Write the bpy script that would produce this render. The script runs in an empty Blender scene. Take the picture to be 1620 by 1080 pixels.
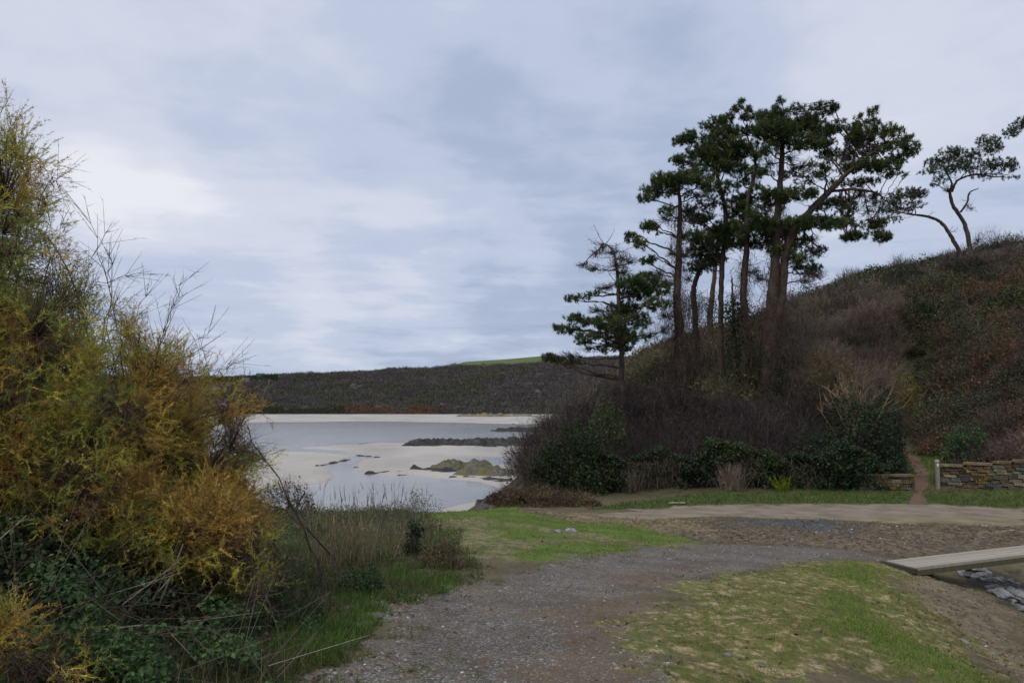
import bpy, math, random
import numpy as np
from mathutils import Vector

# ------------------------------------------------------------------ camera, sky, light
scene = bpy.context.scene
C = scene.collection
TH = math.radians(4.7)
F = 1215.0
cam_d = bpy.data.cameras.new('camera'); cam = bpy.data.objects.new('camera', cam_d); C.objects.link(cam)
cam_d.lens = 27.0; cam_d.sensor_width = 36.0; cam_d.clip_end = 6000; cam_d.clip_start = 0.05
cam.location = (0, 0, 0); cam.rotation_euler = (math.radians(90) + TH, 0, 0)
scene.camera = cam
scene.view_settings.view_transform = 'Standard'; scene.view_settings.look = 'None'
scene.view_settings.exposure = 0.0; scene.view_settings.gamma = 1.0

def pdir(px, py):
    x = (px - 810) / F; v = (540 - py) / F
    return np.array([x, math.cos(TH) - v * math.sin(TH), math.sin(TH) + v * math.cos(TH)])
def at_y(px, py, y):
    d = pdir(px, py); return d * (y / d[1])
def at_z(px, py, z):
    d = pdir(px, py); return d * (z / d[2])
def to_px(P):
    P = np.asarray(P, float); x, y, z = P[..., 0], P[..., 1], P[..., 2]
    f = y * math.cos(TH) + z * math.sin(TH); u = -y * math.sin(TH) + z * math.cos(TH)
    f = np.maximum(f, 0.05)
    return 810 + F * x / f, 540 - F * u / f

SUN_EL, SUN_AZ = math.radians(52), math.radians(215)
w = bpy.data.worlds.new('World'); scene.world = w; w.use_nodes = True
nt = w.node_tree; nt.nodes.clear()
def N(t, **k):
    n = nt.nodes.new(t)
    for a, b in k.items(): setattr(n, a, b)
    return n
def LK(a, b): nt.links.new(a, b)
def M(op, a, b=None, c=None, clamp=False):
    n = N('ShaderNodeMath', operation=op); n.use_clamp = clamp
    for i, s in enumerate((a, b, c)):
        if s is None: continue
        if isinstance(s, (int, float)): n.inputs[i].default_value = s
        else: LK(s, n.inputs[i])
    return n.outputs[0]
tc = N('ShaderNodeTexCoord'); G = tc.outputs['Generated']
sep = N('ShaderNodeSeparateXYZ'); LK(G, sep.inputs[0])
zc = M('ADD', M('MAXIMUM', sep.outputs[2], 0.0), 0.16)
cu = M('DIVIDE', sep.outputs[0], zc); cv = M('DIVIDE', sep.outputs[1], zc)
cmb = N('ShaderNodeCombineXYZ'); LK(cu, cmb.inputs[0]); LK(cv, cmb.inputs[1])
def noise(vec, sc, det, rough=0.5, dist=0.0):
    n = N('ShaderNodeTexNoise'); n.inputs['Scale'].default_value = sc; n.inputs['Detail'].default_value = det
    n.inputs['Roughness'].default_value = rough; n.inputs['Distortion'].default_value = dist; LK(vec, n.inputs['Vector']); return n
n1 = noise(cmb.outputs[0], 0.6, 4, 0.45, 0.2).outputs['Fac']
n2 = noise(cmb.outputs[0], 1.7, 4, 0.5, 0.1).outputs['Fac']
wn = noise(G, 2.2, 2, 0.45)
wsub = N('ShaderNodeVectorMath', operation='SUBTRACT'); LK(wn.outputs['Color'], wsub.inputs[0]); wsub.inputs[1].default_value = (.5, .5, .5)
wsc = N('ShaderNodeVectorMath', operation='SCALE'); LK(wsub.outputs[0], wsc.inputs[0]); wsc.inputs['Scale'].default_value = 0.22
wadd = N('ShaderNodeVectorMath', operation='ADD'); LK(G, wadd.inputs[0]); LK(wsc.outputs[0], wadd.inputs[1])
wnm = N('ShaderNodeVectorMath', operation='NORMALIZE'); LK(wadd.outputs[0], wnm.inputs[0])
def blob(px, py, rdeg, amp):
    d = pdir(px, py); d = d / np.linalg.norm(d)
    dp = N('ShaderNodeVectorMath', operation='DOT_PRODUCT'); LK(wnm.outputs[0], dp.inputs[0]); dp.inputs[1].default_value = tuple(d)
    mr = N('ShaderNodeMapRange'); mr.interpolation_type = 'SMOOTHSTEP'
    LK(dp.outputs['Value'], mr.inputs['Value'])
    mr.inputs['From Min'].default_value = math.cos(math.radians(rdeg)); mr.inputs['From Max'].default_value = 1.0
    mr.inputs['To Min'].default_value = 0; mr.inputs['To Max'].default_value = amp
    return mr.outputs[0]
val = M('ADD', M('MULTIPLY', M('SUBTRACT', n1, 0.5), 0.7), M('MULTIPLY', M('SUBTRACT', n2, 0.5), 0.55))
mpv = N('ShaderNodeMapping'); LK(G, mpv.inputs[0]); mpv.inputs['Scale'].default_value = (1.3, 1.3, 11)
n3 = noise(mpv.outputs[0], 3.2, 6, 0.58, 0.3).outputs['Fac']
hz = M('SUBTRACT', 1.0, M('MULTIPLY', sep.outputs[2], 2.6), clamp=True)
val = M('ADD', val, M('MULTIPLY', M('MULTIPLY', M('SUBTRACT', n3, 0.5), 1.05), hz))
n4 = noise(cmb.outputs[0], 5.0, 6, 0.6, 0.3).outputs['Fac']
val = M('ADD', val, M('MULTIPLY', M('SUBTRACT', n4, 0.5), 0.34))
val = M('ADD', val, 0.50)
for b in [(200, 60, 24, .20), (250, 340, 7, .26), (60, 390, 9, .10), (120, 230, 7, -.06), (560, 265, 8, .12), (700, 445, 9, .2), (520, 460, 10, .2),
          (350, 450, 10, .12), (900, 480, 8, .1), (700, 340, 14, -.14), (430, 235, 13, -.14), (1000, 260, 18, -.12), (1540, 250, 20, .06),
          (650, 550, 10, -.22), (300, 550, 10, -.18), (900, 560, 10, -.2), (1500, 60, 18, .10), (700, 60, 16, .06)]:
    val = M('ADD', val, blob(*b))
rmp = N('ShaderNodeValToRGB'); LK(val, rmp.inputs[0])
cr = rmp.color_ramp; cr.interpolation = 'EASE'
cr.elements[0].position = 0.12; cr.elements[0].color = (0.33, 0.395, 0.53, 1)
cr.elements[1].position = 1.0; cr.elements[1].color = (0.83, 0.84, 0.90, 1)
for p, c in [(0.30, (0.41, 0.48, 0.645)), (0.5, (0.525, 0.59, 0.745)), (0.72, (0.655, 0.69, 0.81))]:
    e = cr.elements.new(p); e.color = (*c, 1)
sky = N('ShaderNodeTexSky'); sky.sky_type = 'NISHITA'; sky.sun_disc = False; sky.sun_elevation = SUN_EL; sky.sun_rotation = SUN_AZ
bg1 = N('ShaderNodeBackground'); LK(sky.outputs[0], bg1.inputs[0]); bg1.inputs[1].default_value = 0.08
bg2 = N('ShaderNodeBackground'); LK(rmp.outputs[0], bg2.inputs[0]); bg2.inputs[1].default_value = 1.03
mxs = N('ShaderNodeMixShader'); mxs.inputs[0].default_value = 0.94; LK(bg1.outputs[0], mxs.inputs[1]); LK(bg2.outputs[0], mxs.inputs[2])
wo = N('ShaderNodeOutputWorld'); LK(mxs.outputs[0], wo.inputs[0])
sd = bpy.data.lights.new('sun', 'SUN'); sd.energy = 1.5; sd.angle = math.radians(25); sd.color = (1, .92, .80)
so = bpy.data.objects.new('sun', sd); C.objects.link(so)
sdir = Vector((math.sin(SUN_AZ) * math.cos(SUN_EL), math.cos(SUN_AZ) * math.cos(SUN_EL), math.sin(SUN_EL)))
so.rotation_euler = sdir.to_track_quat('Z', 'Y').to_euler(); so.location = (0, -20, 40)

# ------------------------------------------------------------------ numpy helpers
rng = np.random.default_rng(7)
def vnoise(x, y, seed=0):
    xi = np.floor(x).astype(np.int64); yi = np.floor(y).astype(np.int64); fx = x - xi; fy = y - yi
    fx = fx * fx * (3 - 2 * fx); fy = fy * fy * (3 - 2 * fy)
    def h(a, b):
        n = (a * 374761393 + b * 668265263 + seed * 974634777) & 0xffffffff
        n = ((n ^ (n >> 13)) * 1274126177) & 0xffffffff
        return ((n ^ (n >> 16)) & 0xffff) / 65535.0
    return (h(xi, yi) * (1 - fx) + h(xi + 1, yi) * fx) * (1 - fy) + (h(xi, yi + 1) * (1 - fx) + h(xi + 1, yi + 1) * fx) * fy
def fbm(x, y, oct=4, seed=0, gain=0.5):
    s = 0; a = 1; t = 0
    for i in range(oct):
        s = s + a * vnoise(x * 2 ** i + 17.3 * i, y * 2 ** i - 9.1 * i, seed + i); t += a; a *= gain
    return s / t
def unit(v): return v / np.maximum(np.linalg.norm(v, axis=-1, keepdims=True), 1e-9)
def rdir(n): return unit(rng.normal(size=(n, 3)))
def smooth(a, b, x):
    t = np.clip((x - a) / (b - a), 0, 1); return t * t * (3 - 2 * t)

def tag(o, label=None, cat=None, group=None, kind=None):
    if label: o['label'] = label
    if cat: o['category'] = cat
    if group: o['group'] = group
    if kind: o['kind'] = kind
    return o
def empty(name, loc=(0, 0, 0), rz=0):
    o = bpy.data.objects.new(name, None); C.objects.link(o); o.location = tuple(float(a) for a in loc); o.rotation_euler = (0, 0, rz); return o
def mk(name, V, Fc, mat, col=None, parent=None, smooth_=False, attrs=None):
    """V (n,3) world coords, Fc (m,k) faces"""
    V = np.asarray(V, np.float32); Fc = np.asarray(Fc, np.int32)
    me = bpy.data.meshes.new(name); k = Fc.shape[1]
    me.vertices.add(len(V)); me.loops.add(Fc.size); me.polygons.add(len(Fc))
    if parent is not None: V = V - np.array(parent.location, np.float32)
    me.vertices.foreach_set('co', V.ravel()); me.loops.foreach_set('vertex_index', Fc.ravel())
    me.polygons.foreach_set('loop_start', np.arange(0, Fc.size, k, dtype=np.int32))
    me.polygons.foreach_set('use_smooth', np.full(len(Fc), smooth_))
    if col is not None:
        a = me.attributes.new('tint', 'FLOAT_COLOR', 'POINT'); cc = np.ones((len(V), 4), np.float32); cc[:, :3] = col
        a.data.foreach_set('color', cc.ravel())
    for kk, vv in (attrs or {}).items():
        a = me.attributes.new(kk, 'FLOAT', 'POINT'); a.data.foreach_set('value', np.asarray(vv, np.float32).ravel())
    me.update(calc_edges=True)
    if mat: me.materials.append(mat)
    o = bpy.data.objects.new(name, me); C.objects.link(o)
    if parent is not None: o.parent = parent
    return o
class Acc:
    """collects triangles with a tint per vertex"""
    def __init__(s): s.V = []; s.F = []; s.c = []; s.n = 0
    def add(s, V, Fc, col):
        V = np.asarray(V, np.float32).reshape(-1, 3); col = np.broadcast_to(np.asarray(col, np.float32), V.shape)
        s.V.append(V); s.F.append(np.asarray(Fc).reshape(-1, 3) + s.n); s.c.append(col); s.n += len(V)
    def build(s, name, mat, parent=None, smooth_=False):
        return mk(name, np.concatenate(s.V), np.concatenate(s.F), mat, np.concatenate(s.c), parent, smooth_)
def perp(d):
    r = rdir(len(d)); p = np.cross(d, r); return unit(p)
def segs(acc, A, B, ra, rb, col):
    """three-sided tapering sticks"""
    A = np.asarray(A, float).reshape(-1, 3); B = np.asarray(B, float).reshape(-1, 3); n = len(A)
    if n == 0: return
    d = unit(B - A); u = perp(d); v = np.cross(d, u)
    ra = np.broadcast_to(ra, (n,))[:, None]; rb = np.broadcast_to(rb, (n,))[:, None]
    Vs = []
    for k in range(3):
        a = 2 * math.pi * k / 3; o = u * math.cos(a) + v * math.sin(a); Vs += [A + o * ra, B + o * rb]
    V = np.stack(Vs, 1)
    f = []
    for k in range(3):
        a0, b0, a1, b1 = 2 * k, 2 * k + 1, (2 * k + 2) % 6, (2 * k + 3) % 6
        f += [[a0, a1, b1], [a0, b1, b0]]
    Fc = (np.arange(n) * 6)[:, None, None] + np.array(f)[None]
    acc.add(V, Fc, np.repeat(np.broadcast_to(col, (n, 3)), 6, 0))
def spikes(acc, P, D, wd, col):
    """thin triangles, base at P, tip at P + D"""
    P = np.asarray(P, float); D = np.asarray(D, float); n = len(P)
    if n == 0: return
    u = perp(unit(D)) * (np.broadcast_to(wd, (n,))[:, None] / 2)
    V = np.stack([P - u, P + u, P + D], 1)
    acc.add(V, np.arange(3 * n), np.repeat(np.broadcast_to(col, (n, 3)), 3, 0))
def leaves(acc, P, size, col, up=0.3):
    n = len(P)
    if n == 0: return
    nn = unit(rng.normal(size=(n, 3)) + np.array([0, 0, up])); u = perp(nn); v = np.cross(nn, u)
    s = np.broadcast_to(size, (n,))[:, None]
    V = np.stack([P - u * s * .5, P + v * s * .32 + nn * s * .08, P + u * s * .5, P - v * s * .32 + nn * s * .08], 1)
    Fc = (np.arange(n) * 4)[:, None, None] + np.array([[0, 2, 1], [0, 3, 2]])[None]
    acc.add(V, Fc, np.repeat(np.broadcast_to(col, (n, 3)), 4, 0))
def tints(n, cols, var=0.25, idx=None):
    cols = np.array(cols); i = rng.integers(0, len(cols), n) if idx is None else idx
    return cols[i] * np.exp(rng.normal(size=(n, 1)) * var) * (1 + rng.normal(size=(n, 3)) * 0.05)
def tube(path, rad, sides=10, rough=0.0, seed=0):
    path = np.asarray(path, float); n = len(path); rad = np.broadcast_to(rad, (n,))
    t = np.gradient(path, axis=0); t = unit(t)
    ref = np.array([1.0, 0.13, 0.07]); V = []
    for i in range(n):
        u = np.cross(t[i], ref); 
        if np.linalg.norm(u) < .2: u = np.cross(t[i], [0, 1, 0])
        u /= np.linalg.norm(u); v = np.cross(t[i], u)
        a = np.arange(sides) * 2 * math.pi / sides
        r = rad[i] * (1 + rough * (fbm(np.cos(a) * 1.6 + 9 + i * .33, np.sin(a) * 1.6 + i * .21, 3, seed) - .5) * 2)
        V.append(path[i] + np.outer(np.cos(a) * r, u) + np.outer(np.sin(a) * r, v))
    V = np.concatenate(V); Fc = []
    for i in range(n - 1):
        for k in range(sides):
            a, b = i * sides + k, i * sides + (k + 1) % sides
            Fc += [[a, b, b + sides], [a, b + sides, a + sides]]
    c0 = len(V); V = np.vstack([V, path[0], path[-1]])
    for k in range(sides):
        Fc.append([(k + 1) % sides, k, c0]); b = (n - 1) * sides; Fc.append([b + k, b + (k + 1) % sides, c0 + 1])
    return V, np.array(Fc)
def spline(pts, n):
    pts = np.asarray(pts, float); m = len(pts)
    if m < 3:
        t = np.linspace(0, 1, n)[:, None]; return pts[0] * (1 - t) + pts[-1] * t
    P = np.vstack([2 * pts[0] - pts[1], pts, 2 * pts[-1] - pts[-2]]); out = []
    for s in np.linspace(0, m - 1 - 1e-6, n):
        i = int(s); f = s - i; p0, p1, p2, p3 = P[i:i + 4]
        out.append(.5 * (2 * p1 + (p2 - p0) * f + (2 * p0 - 5 * p1 + 4 * p2 - p3) * f * f + (3 * p1 - p0 - 3 * p2 + p3) * f ** 3))
    return np.array(out)

# ------------------------------------------------------------------ terrain
CP = []   # control points (x, y, z), eye at z = 0
def cz(*a):
    for px, py, z in a: CP.append(at_z(px, py, z))
def cy(*a):
    for px, y, z in a: CP.append(np.array([(px - 810) / F * y, y, z]))
CP += [np.array(p) for p in [(0, 0, -1.6), (-6, -2, -1.5), (6, -2, -1.8), (0, -4.5, -1.6), (-3, 2, -1.55), (3, 2, -1.65), (-12, 2, -1.6), (12, 2, -2.6), (8, 4, -2.7), (14, 8, -3.3)]]
cz((500, 1080, -1.6), (810, 1080, -1.6), (1100, 1080, -1.62), (1350, 1080, -1.8), (1500, 1080, -2.05), (1620, 1080, -2.5),
   (810, 980, -1.8), (1100, 1000, -1.8), (1200, 950, -2.1), (1330, 980, -1.95), (1400, 1015, -1.95), (1340, 886, -2.75), (1250, 905, -2.55), (1360, 920, -2.4),
   (1420, 895, -2.95), (1500, 960, -2.9), (1600, 1010, -3.1), (1540, 1030, -2.6), (1560, 930, -3.5), (1620, 960, -3.65), (1500, 912, -3.35), (1620, 920, -3.8),
   (1200, 880, -2.75), (1050, 900, -2.4), (900, 930, -2.1), (1100, 862, -2.9), (850, 885, -2.3), (1000, 880, -2.55), (750, 930, -2.0),
   (700, 812, -3.0), (860, 822, -2.95), (780, 812, -3.02), (950, 838, -2.9), (760, 850, -2.6), (620, 960, -1.85), (550, 900, -2.05), (560, 850, -2.5), (650, 870, -2.35),
   (300, 1000, -1.7), (200, 880, -2.1), (60, 1060, -1.6), (0, 900, -1.9), (400, 900, -2.0), (300, 800, -2.8), (450, 830, -2.65), (600, 812, -3.0),
   (1500, 866, -3.2), (1400, 868, -3.15), (1300, 862, -3.05), (1300, 828, -3.22), (1620, 832, -3.25), (1620, 850, -3.35), (1100, 838, -3.1), (960, 822, -3.12),
   (1200, 810, -3.25), (1600, 815, -3.3), (1000, 812, -3.22), (1450, 790, -3.25), (1480, 771, -3.2), (1600, 780, -3.2), (1340, 772, -3.2), (1100, 787, -3.25), (960, 800, -3.3))
cy((500, 27, -5), (600, 27, -5.0), (690, 27, -5.4), (300, 26, -5), (50, 25, -5), (-300, 24, -5), (500, 22, -3.2), (640, 22.5, -3.2), (200, 20, -3.2), (-300, 19, -3),
   (500, 34, -6.8), (650, 35, -6.8), (300, 34, -6.8), (-300, 34, -6.8), (740, 25, -3.6), (738, 30, -4.1), (740, 38, -6.5), (790, 27, -3.4), (790, 32, -3.55), (825, 34, -3.1), (790, 42, -5.9), (770, 52, -6.8),
   (840, 26, -3.3), (858, 34, -2.5), (845, 42, -4.6), (850, 55, -6.7), (700, 50, -7), (500, 60, -7), (0, 60, -7), (700, 90, -7), (860, 75, -9), (800, 60, -8), (780, 80, -9), (840, 105, -11), (700, 105, -10), (500, 100, -10), (0, 105, -10),
   (885, 36, -1.3), (905, 44, -0.9), (905, 55, -2.8), (920, 70, -6.8), (900, 30, -3.2), (960, 31, -3.1), (1050, 32, -2.7), (985, 38, 0.0), (1080, 38, .6), (1200, 38, .6), (1200, 33, -2.3), (1300, 33, -2.4), (1400, 33, -2.3),
   (940, 48, -0.3), (1000, 50, 2.2), (1000, 62, 3.0), (960, 62, -0.5), (1100, 50, 3.2), (1100, 62, 4.9), (1200, 62, 6.4), (1300, 48, 4.6), (1300, 62, 8.8), (1450, 62, 10.9), (1620, 64, 13.0),
   (1400, 45, 4.2), (1600, 36, 1.2), (1600, 46, 6.2), (1560, 32, -1.9), (1500, 33, -1.9), (1440, 35.5, -1.85), (1432, 39, -0.9), (1425, 43, 0.9), (1380, 38, .9), (1300, 40, 1.6), (1500, 40, 1.6),
   (1100, 85, 3.5), (1300, 90, 7), (1500, 90, 10), (1700, 90, 13), (1000, 85, -2), (960, 85, -6), (1900, 60, 14), (1900, 30, 0.5), (1900, 22, -2.9), (1900, 14, -3.6), (1900, 17, -3.8), (2300, 30, 1), (2300, 60, 12), (2300, 16, -3))
CP = np.array(CP)
def uv(x, y):
    yy = y + 6.0; r = np.hypot(x, yy); return np.stack([np.arctan2(x, yy) * 2.2, np.log(r) * 1.6], -1)
_U = uv(CP[:, 0], CP[:, 1]); _c = 0.05
def _ker(a, b): return np.sqrt(((a[:, None, :] - b[None]) ** 2).sum(-1) + _c * _c)
_A = _ker(_U, _U) - np.eye(len(CP)) * 0.01
_K = np.zeros((len(CP) + 3, len(CP) + 3)); _K[:len(CP), :len(CP)] = _A
_Pm = np.hstack([np.ones((len(CP), 1)), _U]); _K[:len(CP), len(CP):] = _Pm; _K[len(CP):, :len(CP)] = _Pm.T
_W = np.linalg.solve(_K, np.concatenate([CP[:, 2], np.zeros(3)]))
def base_h(x, y):
    x = np.asarray(x, float); y = np.asarray(y, float); s = x.shape; q = uv(x.ravel(), y.ravel()); out = np.empty(len(q))
    for i in range(0, len(q), 20000):
        k = q[i:i + 20000]; out[i:i + 20000] = _ker(k, _U) @ _W[:len(CP)] + _W[len(CP)] + k @ _W[len(CP) + 1:]
    return out.reshape(s)
def hit(px, py):
    d = pdir(px, py); ts = np.exp(np.linspace(math.log(3), math.log(90), 500)); P = d[None] * (ts / d[1])[:, None]
    h = base_h(P[:, 0], P[:, 1]); i = np.argmax(P[:, 2] < h)
    if not (P[:, 2] < h).any(): return P[-1]
    return P[i]
def poly_sd(x, y, poly):
    """signed distance, positive inside"""
    poly = np.asarray(poly, float); n = len(poly); d = np.full(x.shape, 1e9); ins = np.zeros(x.shape, bool)
    for i in range(n):
        ax, ay = poly[i]; bx, by = poly[(i + 1) % n]; ex, ey = bx - ax, by - ay
        t = np.clip(((x - ax) * ex + (y - ay) * ey) / (ex * ex + ey * ey + 1e-12), 0, 1)
        d = np.minimum(d, np.hypot(x - ax - t * ex, y - ay - t * ey))
        c = ((ay > y) != (by > y)) & (x < (bx - ax) * (y - ay) / (by - ay + 1e-12) + ax); ins ^= c
    return np.where(ins, d, -d)
def gpoly(pts): return np.array([hit(*p)[:2] for p in pts])
Z = {
 'path': gpoly([(470, 1100), (530, 1030), (570, 985), (650, 950), (760, 925), (880, 895), (970, 878), (1080, 862), (1180, 862), (1290, 866), (1370, 876), (1425, 888), (1440, 895), (1400, 890), (1340, 884), (1270, 890), (1180, 905), (1090, 925), (1040, 960), (1010, 1000), (1040, 1040), (1100, 1100)]),
 'track': gpoly([(800, 1100), (860, 1020), (930, 950), (1020, 905), (1130, 885), (1150, 890), (1060, 930), (1010, 980), (1000, 1020), (1010, 1100)]),
 'mound': gpoly([(1100, 1100), (1040, 1035), (1015, 1000), (1045, 958), (1095, 925), (1180, 905), (1270, 890), (1345, 886), (1400, 895), (1440, 925), (1480, 985), (1560, 1040), (1625, 1100)]),
 'band': gpoly([(1300, 900), (1345, 886), (1390, 900), (1395, 930), (1370, 960), (1400, 985), (1470, 1020), (1560, 1060), (1600, 1085), (1520, 1085), (1430, 1045), (1350, 1010), (1325, 980), (1335, 930)]),
 'slope': gpoly([(1400, 895), (1450, 903), (1500, 915), (1560, 935), (1625, 975), (1625, 1100), (1580, 1075), (1500, 1020), (1440, 960), (1410, 930)]),
 'stream': gpoly([(1465, 903), (1500, 906), (1540, 925), (1590, 955), (1625, 970), (1625, 895), (1480, 899)]),
 'field': gpoly([(665, 812), (760, 808), (860, 818), (1000, 835), (1105, 858), (1085, 868), (1000, 876), (900, 888), (800, 892), (720, 880), (700, 850)]),
 'fgreen': gpoly([(668, 813), (760, 809), (860, 818), (1000, 836), (1100, 858), (1040, 862), (940, 848), (850, 834), (760, 822), (690, 824)]),
 'fgreen2': gpoly([(800, 880), (860, 862), (960, 862), (1060, 866), (1000, 876), (900, 886), (840, 890)]),
 'fgreen3': gpoly([(780, 830), (850, 838), (890, 850), (840, 858), (790, 850)]),
 'earth': gpoly([(850, 812), (960, 820), (1080, 822), (1300, 824), (1450, 830), (1625, 834), (1625, 868), (1500, 880), (1420, 886), (1370, 874), (1290, 864), (1180, 860), (1110, 858), (1000, 834), (900, 822)]),
 'ochre': gpoly([(850, 808), (960, 816), (1100, 824), (1130, 840), (1050, 845), (960, 832), (880, 820)]),
 'slate': gpoly([(1150, 822), (1300, 822), (1360, 832), (1320, 840), (1230, 834), (1160, 834)]),
 'road': gpoly([(930, 816), (1010, 806), (1090, 800), (1300, 797), (1450, 797), (1530, 802), (1625, 804), (1625, 832), (1450, 828), (1300, 821), (1100, 818), (1000, 820)]),
 'verge': gpoly([(930, 806), (1000, 794), (1100, 782), (1340, 768), (1625, 768), (1625, 806), (1530, 802), (1450, 797), (1300, 797), (1090, 800), (1000, 806)]),
 'trail': gpoly([(1438, 797), (1444, 780), (1448, 765), (1450, 748), (1440, 728), (1424, 705), (1430, 700), (1452, 725), (1468, 748), (1468, 765), (1460, 782), (1466, 798)]),
 'gapgrass': gpoly([(1385, 768), (1398, 735), (1420, 702), (1450, 700), (1490, 716), (1525, 735), (1520, 768)]),
 'left': gpoly([(380, 1100), (540, 1060), (600, 980), (720, 945), (730, 900), (690, 850), (660, 815), (640, 800), (400, 800), (0, 800), (-200, 900), (-200, 1100)]),
}
def masks(x, y):
    nz = (fbm(x * 1.3, y * 1.3, 4, 5) - .5) + .8 * (fbm(x * 7, y * 7, 4, 6) - .5)
    out = {}
    soft = {'path': .62, 'track': .7, 'mound': .55, 'band': .5, 'slope': .5, 'stream': .3, 'field': .5, 'fgreen': .5, 'fgreen2': .7, 'fgreen3': .7, 'earth': .5, 'ochre': .9, 'slate': .9, 'road': .4, 'verge': .3, 'trail': .12, 'gapgrass': .3, 'left': .4}
    for k, p in Z.items():
        s = soft[k]; sd_ = poly_sd(x, y, p); out[k] = np.clip(.5 + (sd_ + nz * s * 2.2) / (2 * s), 0, 1)
    return out
def relief(x, y, m):
    r = (fbm(x * .8, y * .8, 3, 3) - .5) * .10 + (fbm(x * 4, y * 4, 3, 9) - .5) * .045
    r = r * (1 - .75 * m['path']) * (1 - .8 * m['road']) + m['mound'] * (fbm(x * 7, y * 7, 3, 21) - .5) * .05
    r = r + (m['slope'] + m['earth'] * .9) * (fbm(x * 5, y * 5, 4, 31) - .5) * .10 + m['field'] * .04
    r = r - m['trail'] * .06 + (1 - m['road']) * m['left'] * (fbm(x * 2, y * 2, 3, 41) - .4) * .12
    return r
def ground(x, y):
    x = np.asarray(x, float); y = np.asarray(y, float); s = x.shape; x = x.ravel(); y = y.ravel()
    return (base_h(x, y) + relief(x, y, masks(x, y))).reshape(s)

# ------------------------------------------------------------------ materials
def material(name):
    m = bpy.data.materials.new(name); m.use_nodes = True; t = m.node_tree; t.nodes.clear(); return m, t
class NB:
    def __init__(s, t): s.t = t
    def n(s, ty, **k):
        q = s.t.nodes.new(ty)
        for a, b in k.items(): setattr(q, a, b)
        return q
    def l(s, a, b): s.t.links.new(a, b)
    def put(s, sock, v):
        if isinstance(v, bpy.types.NodeSocket): s.l(v, sock)
        elif isinstance(v, (tuple, list)) and len(v) == 3 and sock.type == 'RGBA': sock.default_value = (*v, 1)
        else: sock.default_value = v
    def m(s, op, a, b=None, clamp=False):
        q = s.n('ShaderNodeMath', operation=op); q.use_clamp = clamp; s.put(q.inputs[0], a)
        if b is not None: s.put(q.inputs[1], b)
        return q.outputs[0]
    def noise(s, sc, det=4, rough=.55, vec=None, dist=0):
        q = s.n('ShaderNodeTexNoise'); q.inputs['Scale'].default_value = sc; q.inputs['Detail'].default_value = det; q.inputs['Roughness'].default_value = rough; q.inputs['Distortion'].default_value = dist
        s.l(vec if vec is not None else s.obj(), q.inputs['Vector']); return q.outputs['Fac']
    def obj(s):
        if not hasattr(s, '_g'): s._g = s.n('ShaderNodeNewGeometry').outputs['Position']
        return s._g
    def vor(s, sc, feature='F1', out='Distance', vec=None):
        q = s.n('ShaderNodeTexVoronoi', feature=feature); q.inputs['Scale'].default_value = sc; s.l(vec if vec is not None else s.obj(), q.inputs['Vector']); return q.outputs[out]
    def attr(s, name, out='Fac'):
        q = s.n('ShaderNodeAttribute', attribute_name=name); return q.outputs[out]
    def mix(s, f, a, b, blend='MIX'):
        q = s.n('ShaderNodeMix', data_type='RGBA', blend_type=blend); s.put(q.inputs[0], f); s.put(q.inputs[6], a); s.put(q.inputs[7], b); return q.outputs[2]
    def ramp(s, f, stops):
        q = s.n('ShaderNodeValToRGB'); s.l(f, q.inputs[0]); e = q.color_ramp.elements
        e[0].position, e[0].color = stops[0][0], (*stops[0][1], 1); e[1].position, e[1].color = stops[-1][0], (*stops[-1][1], 1)
        for p, c in stops[1:-1]:
            k = e.new(p); k.color = (*c, 1)
        return q.outputs[0]
    def rng(s, v, a, b, c=0., d=1.):
        q = s.n('ShaderNodeMapRange', interpolation_type='SMOOTHSTEP'); s.l(v, q.inputs[0]); q.inputs[1].default_value = a; q.inputs[2].default_value = b; q.inputs[3].default_value = c; q.inputs[4].default_value = d; return q.outputs[0]
    def out(s, col, rough=.85, bump=None, bs=.3, bd=.02, spec=.25, transl=0):
        p = s.n('ShaderNodeBsdfPrincipled'); s.put(p.inputs['Base Color'], col); s.put(p.inputs['Roughness'], rough); p.inputs['Specular IOR Level'].default_value = spec
        if bump is not None:
            b = s.n('ShaderNodeBump'); b.inputs['Strength'].default_value = bs; b.inputs['Distance'].default_value = bd; s.l(bump, b.inputs['Height']); s.l(b.outputs[0], p.inputs['Normal'])
        sh = p.outputs[0]
        if transl:
            tr = s.n('ShaderNodeBsdfTranslucent'); s.put(tr.inputs[0], col); mx = s.n('ShaderNodeMixShader'); mx.inputs[0].default_value = transl; s.l(sh, mx.inputs[1]); s.l(tr.outputs[0], mx.inputs[2]); sh = mx.outputs[0]
        o = s.n('ShaderNodeOutputMaterial'); s.l(sh, o.inputs[0]); return p
def simple(name, stops, sc=3, det=5, rough=.85, bump=0, bsc=None, transl=0, spec=.25, bd=.02):
    m, t = material(name); b = NB(t); f = b.noise(sc, det); b.out(b.ramp(f, stops), rough, b.noise(bsc or sc * 4, 5) if bump else None, bump or .3, bd, spec, transl); return m
def tintmat(name, transl=.2, rough=.7, spec=.2, nsc=40):
    m, t = material(name); b = NB(t); c = b.attr('tint', 'Color'); f = b.noise(nsc, 2)
    v = b.rng(f, .3, .7, .8, 1.2); q = b.n('ShaderNodeVectorMath', operation='SCALE'); b.l(c, q.inputs[0]); b.l(v, q.inputs['Scale'])
    b.out(q.outputs[0], rough, spec=spec, transl=transl); return m
M_LEAF = tintmat('foliage'); M_TWIG = tintmat('twigs', 0, .85, .15); M_GRASS = tintmat('grass_blades', .25, .8, .1)
M_FEATHER = tintmat('feathery_foliage', .45, .8, .1); M_NEEDLE = tintmat('pine_needles', .1, .65, .25)
M_STONE = tintmat('loose_stone', 0, .8, .3, 25)

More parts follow.
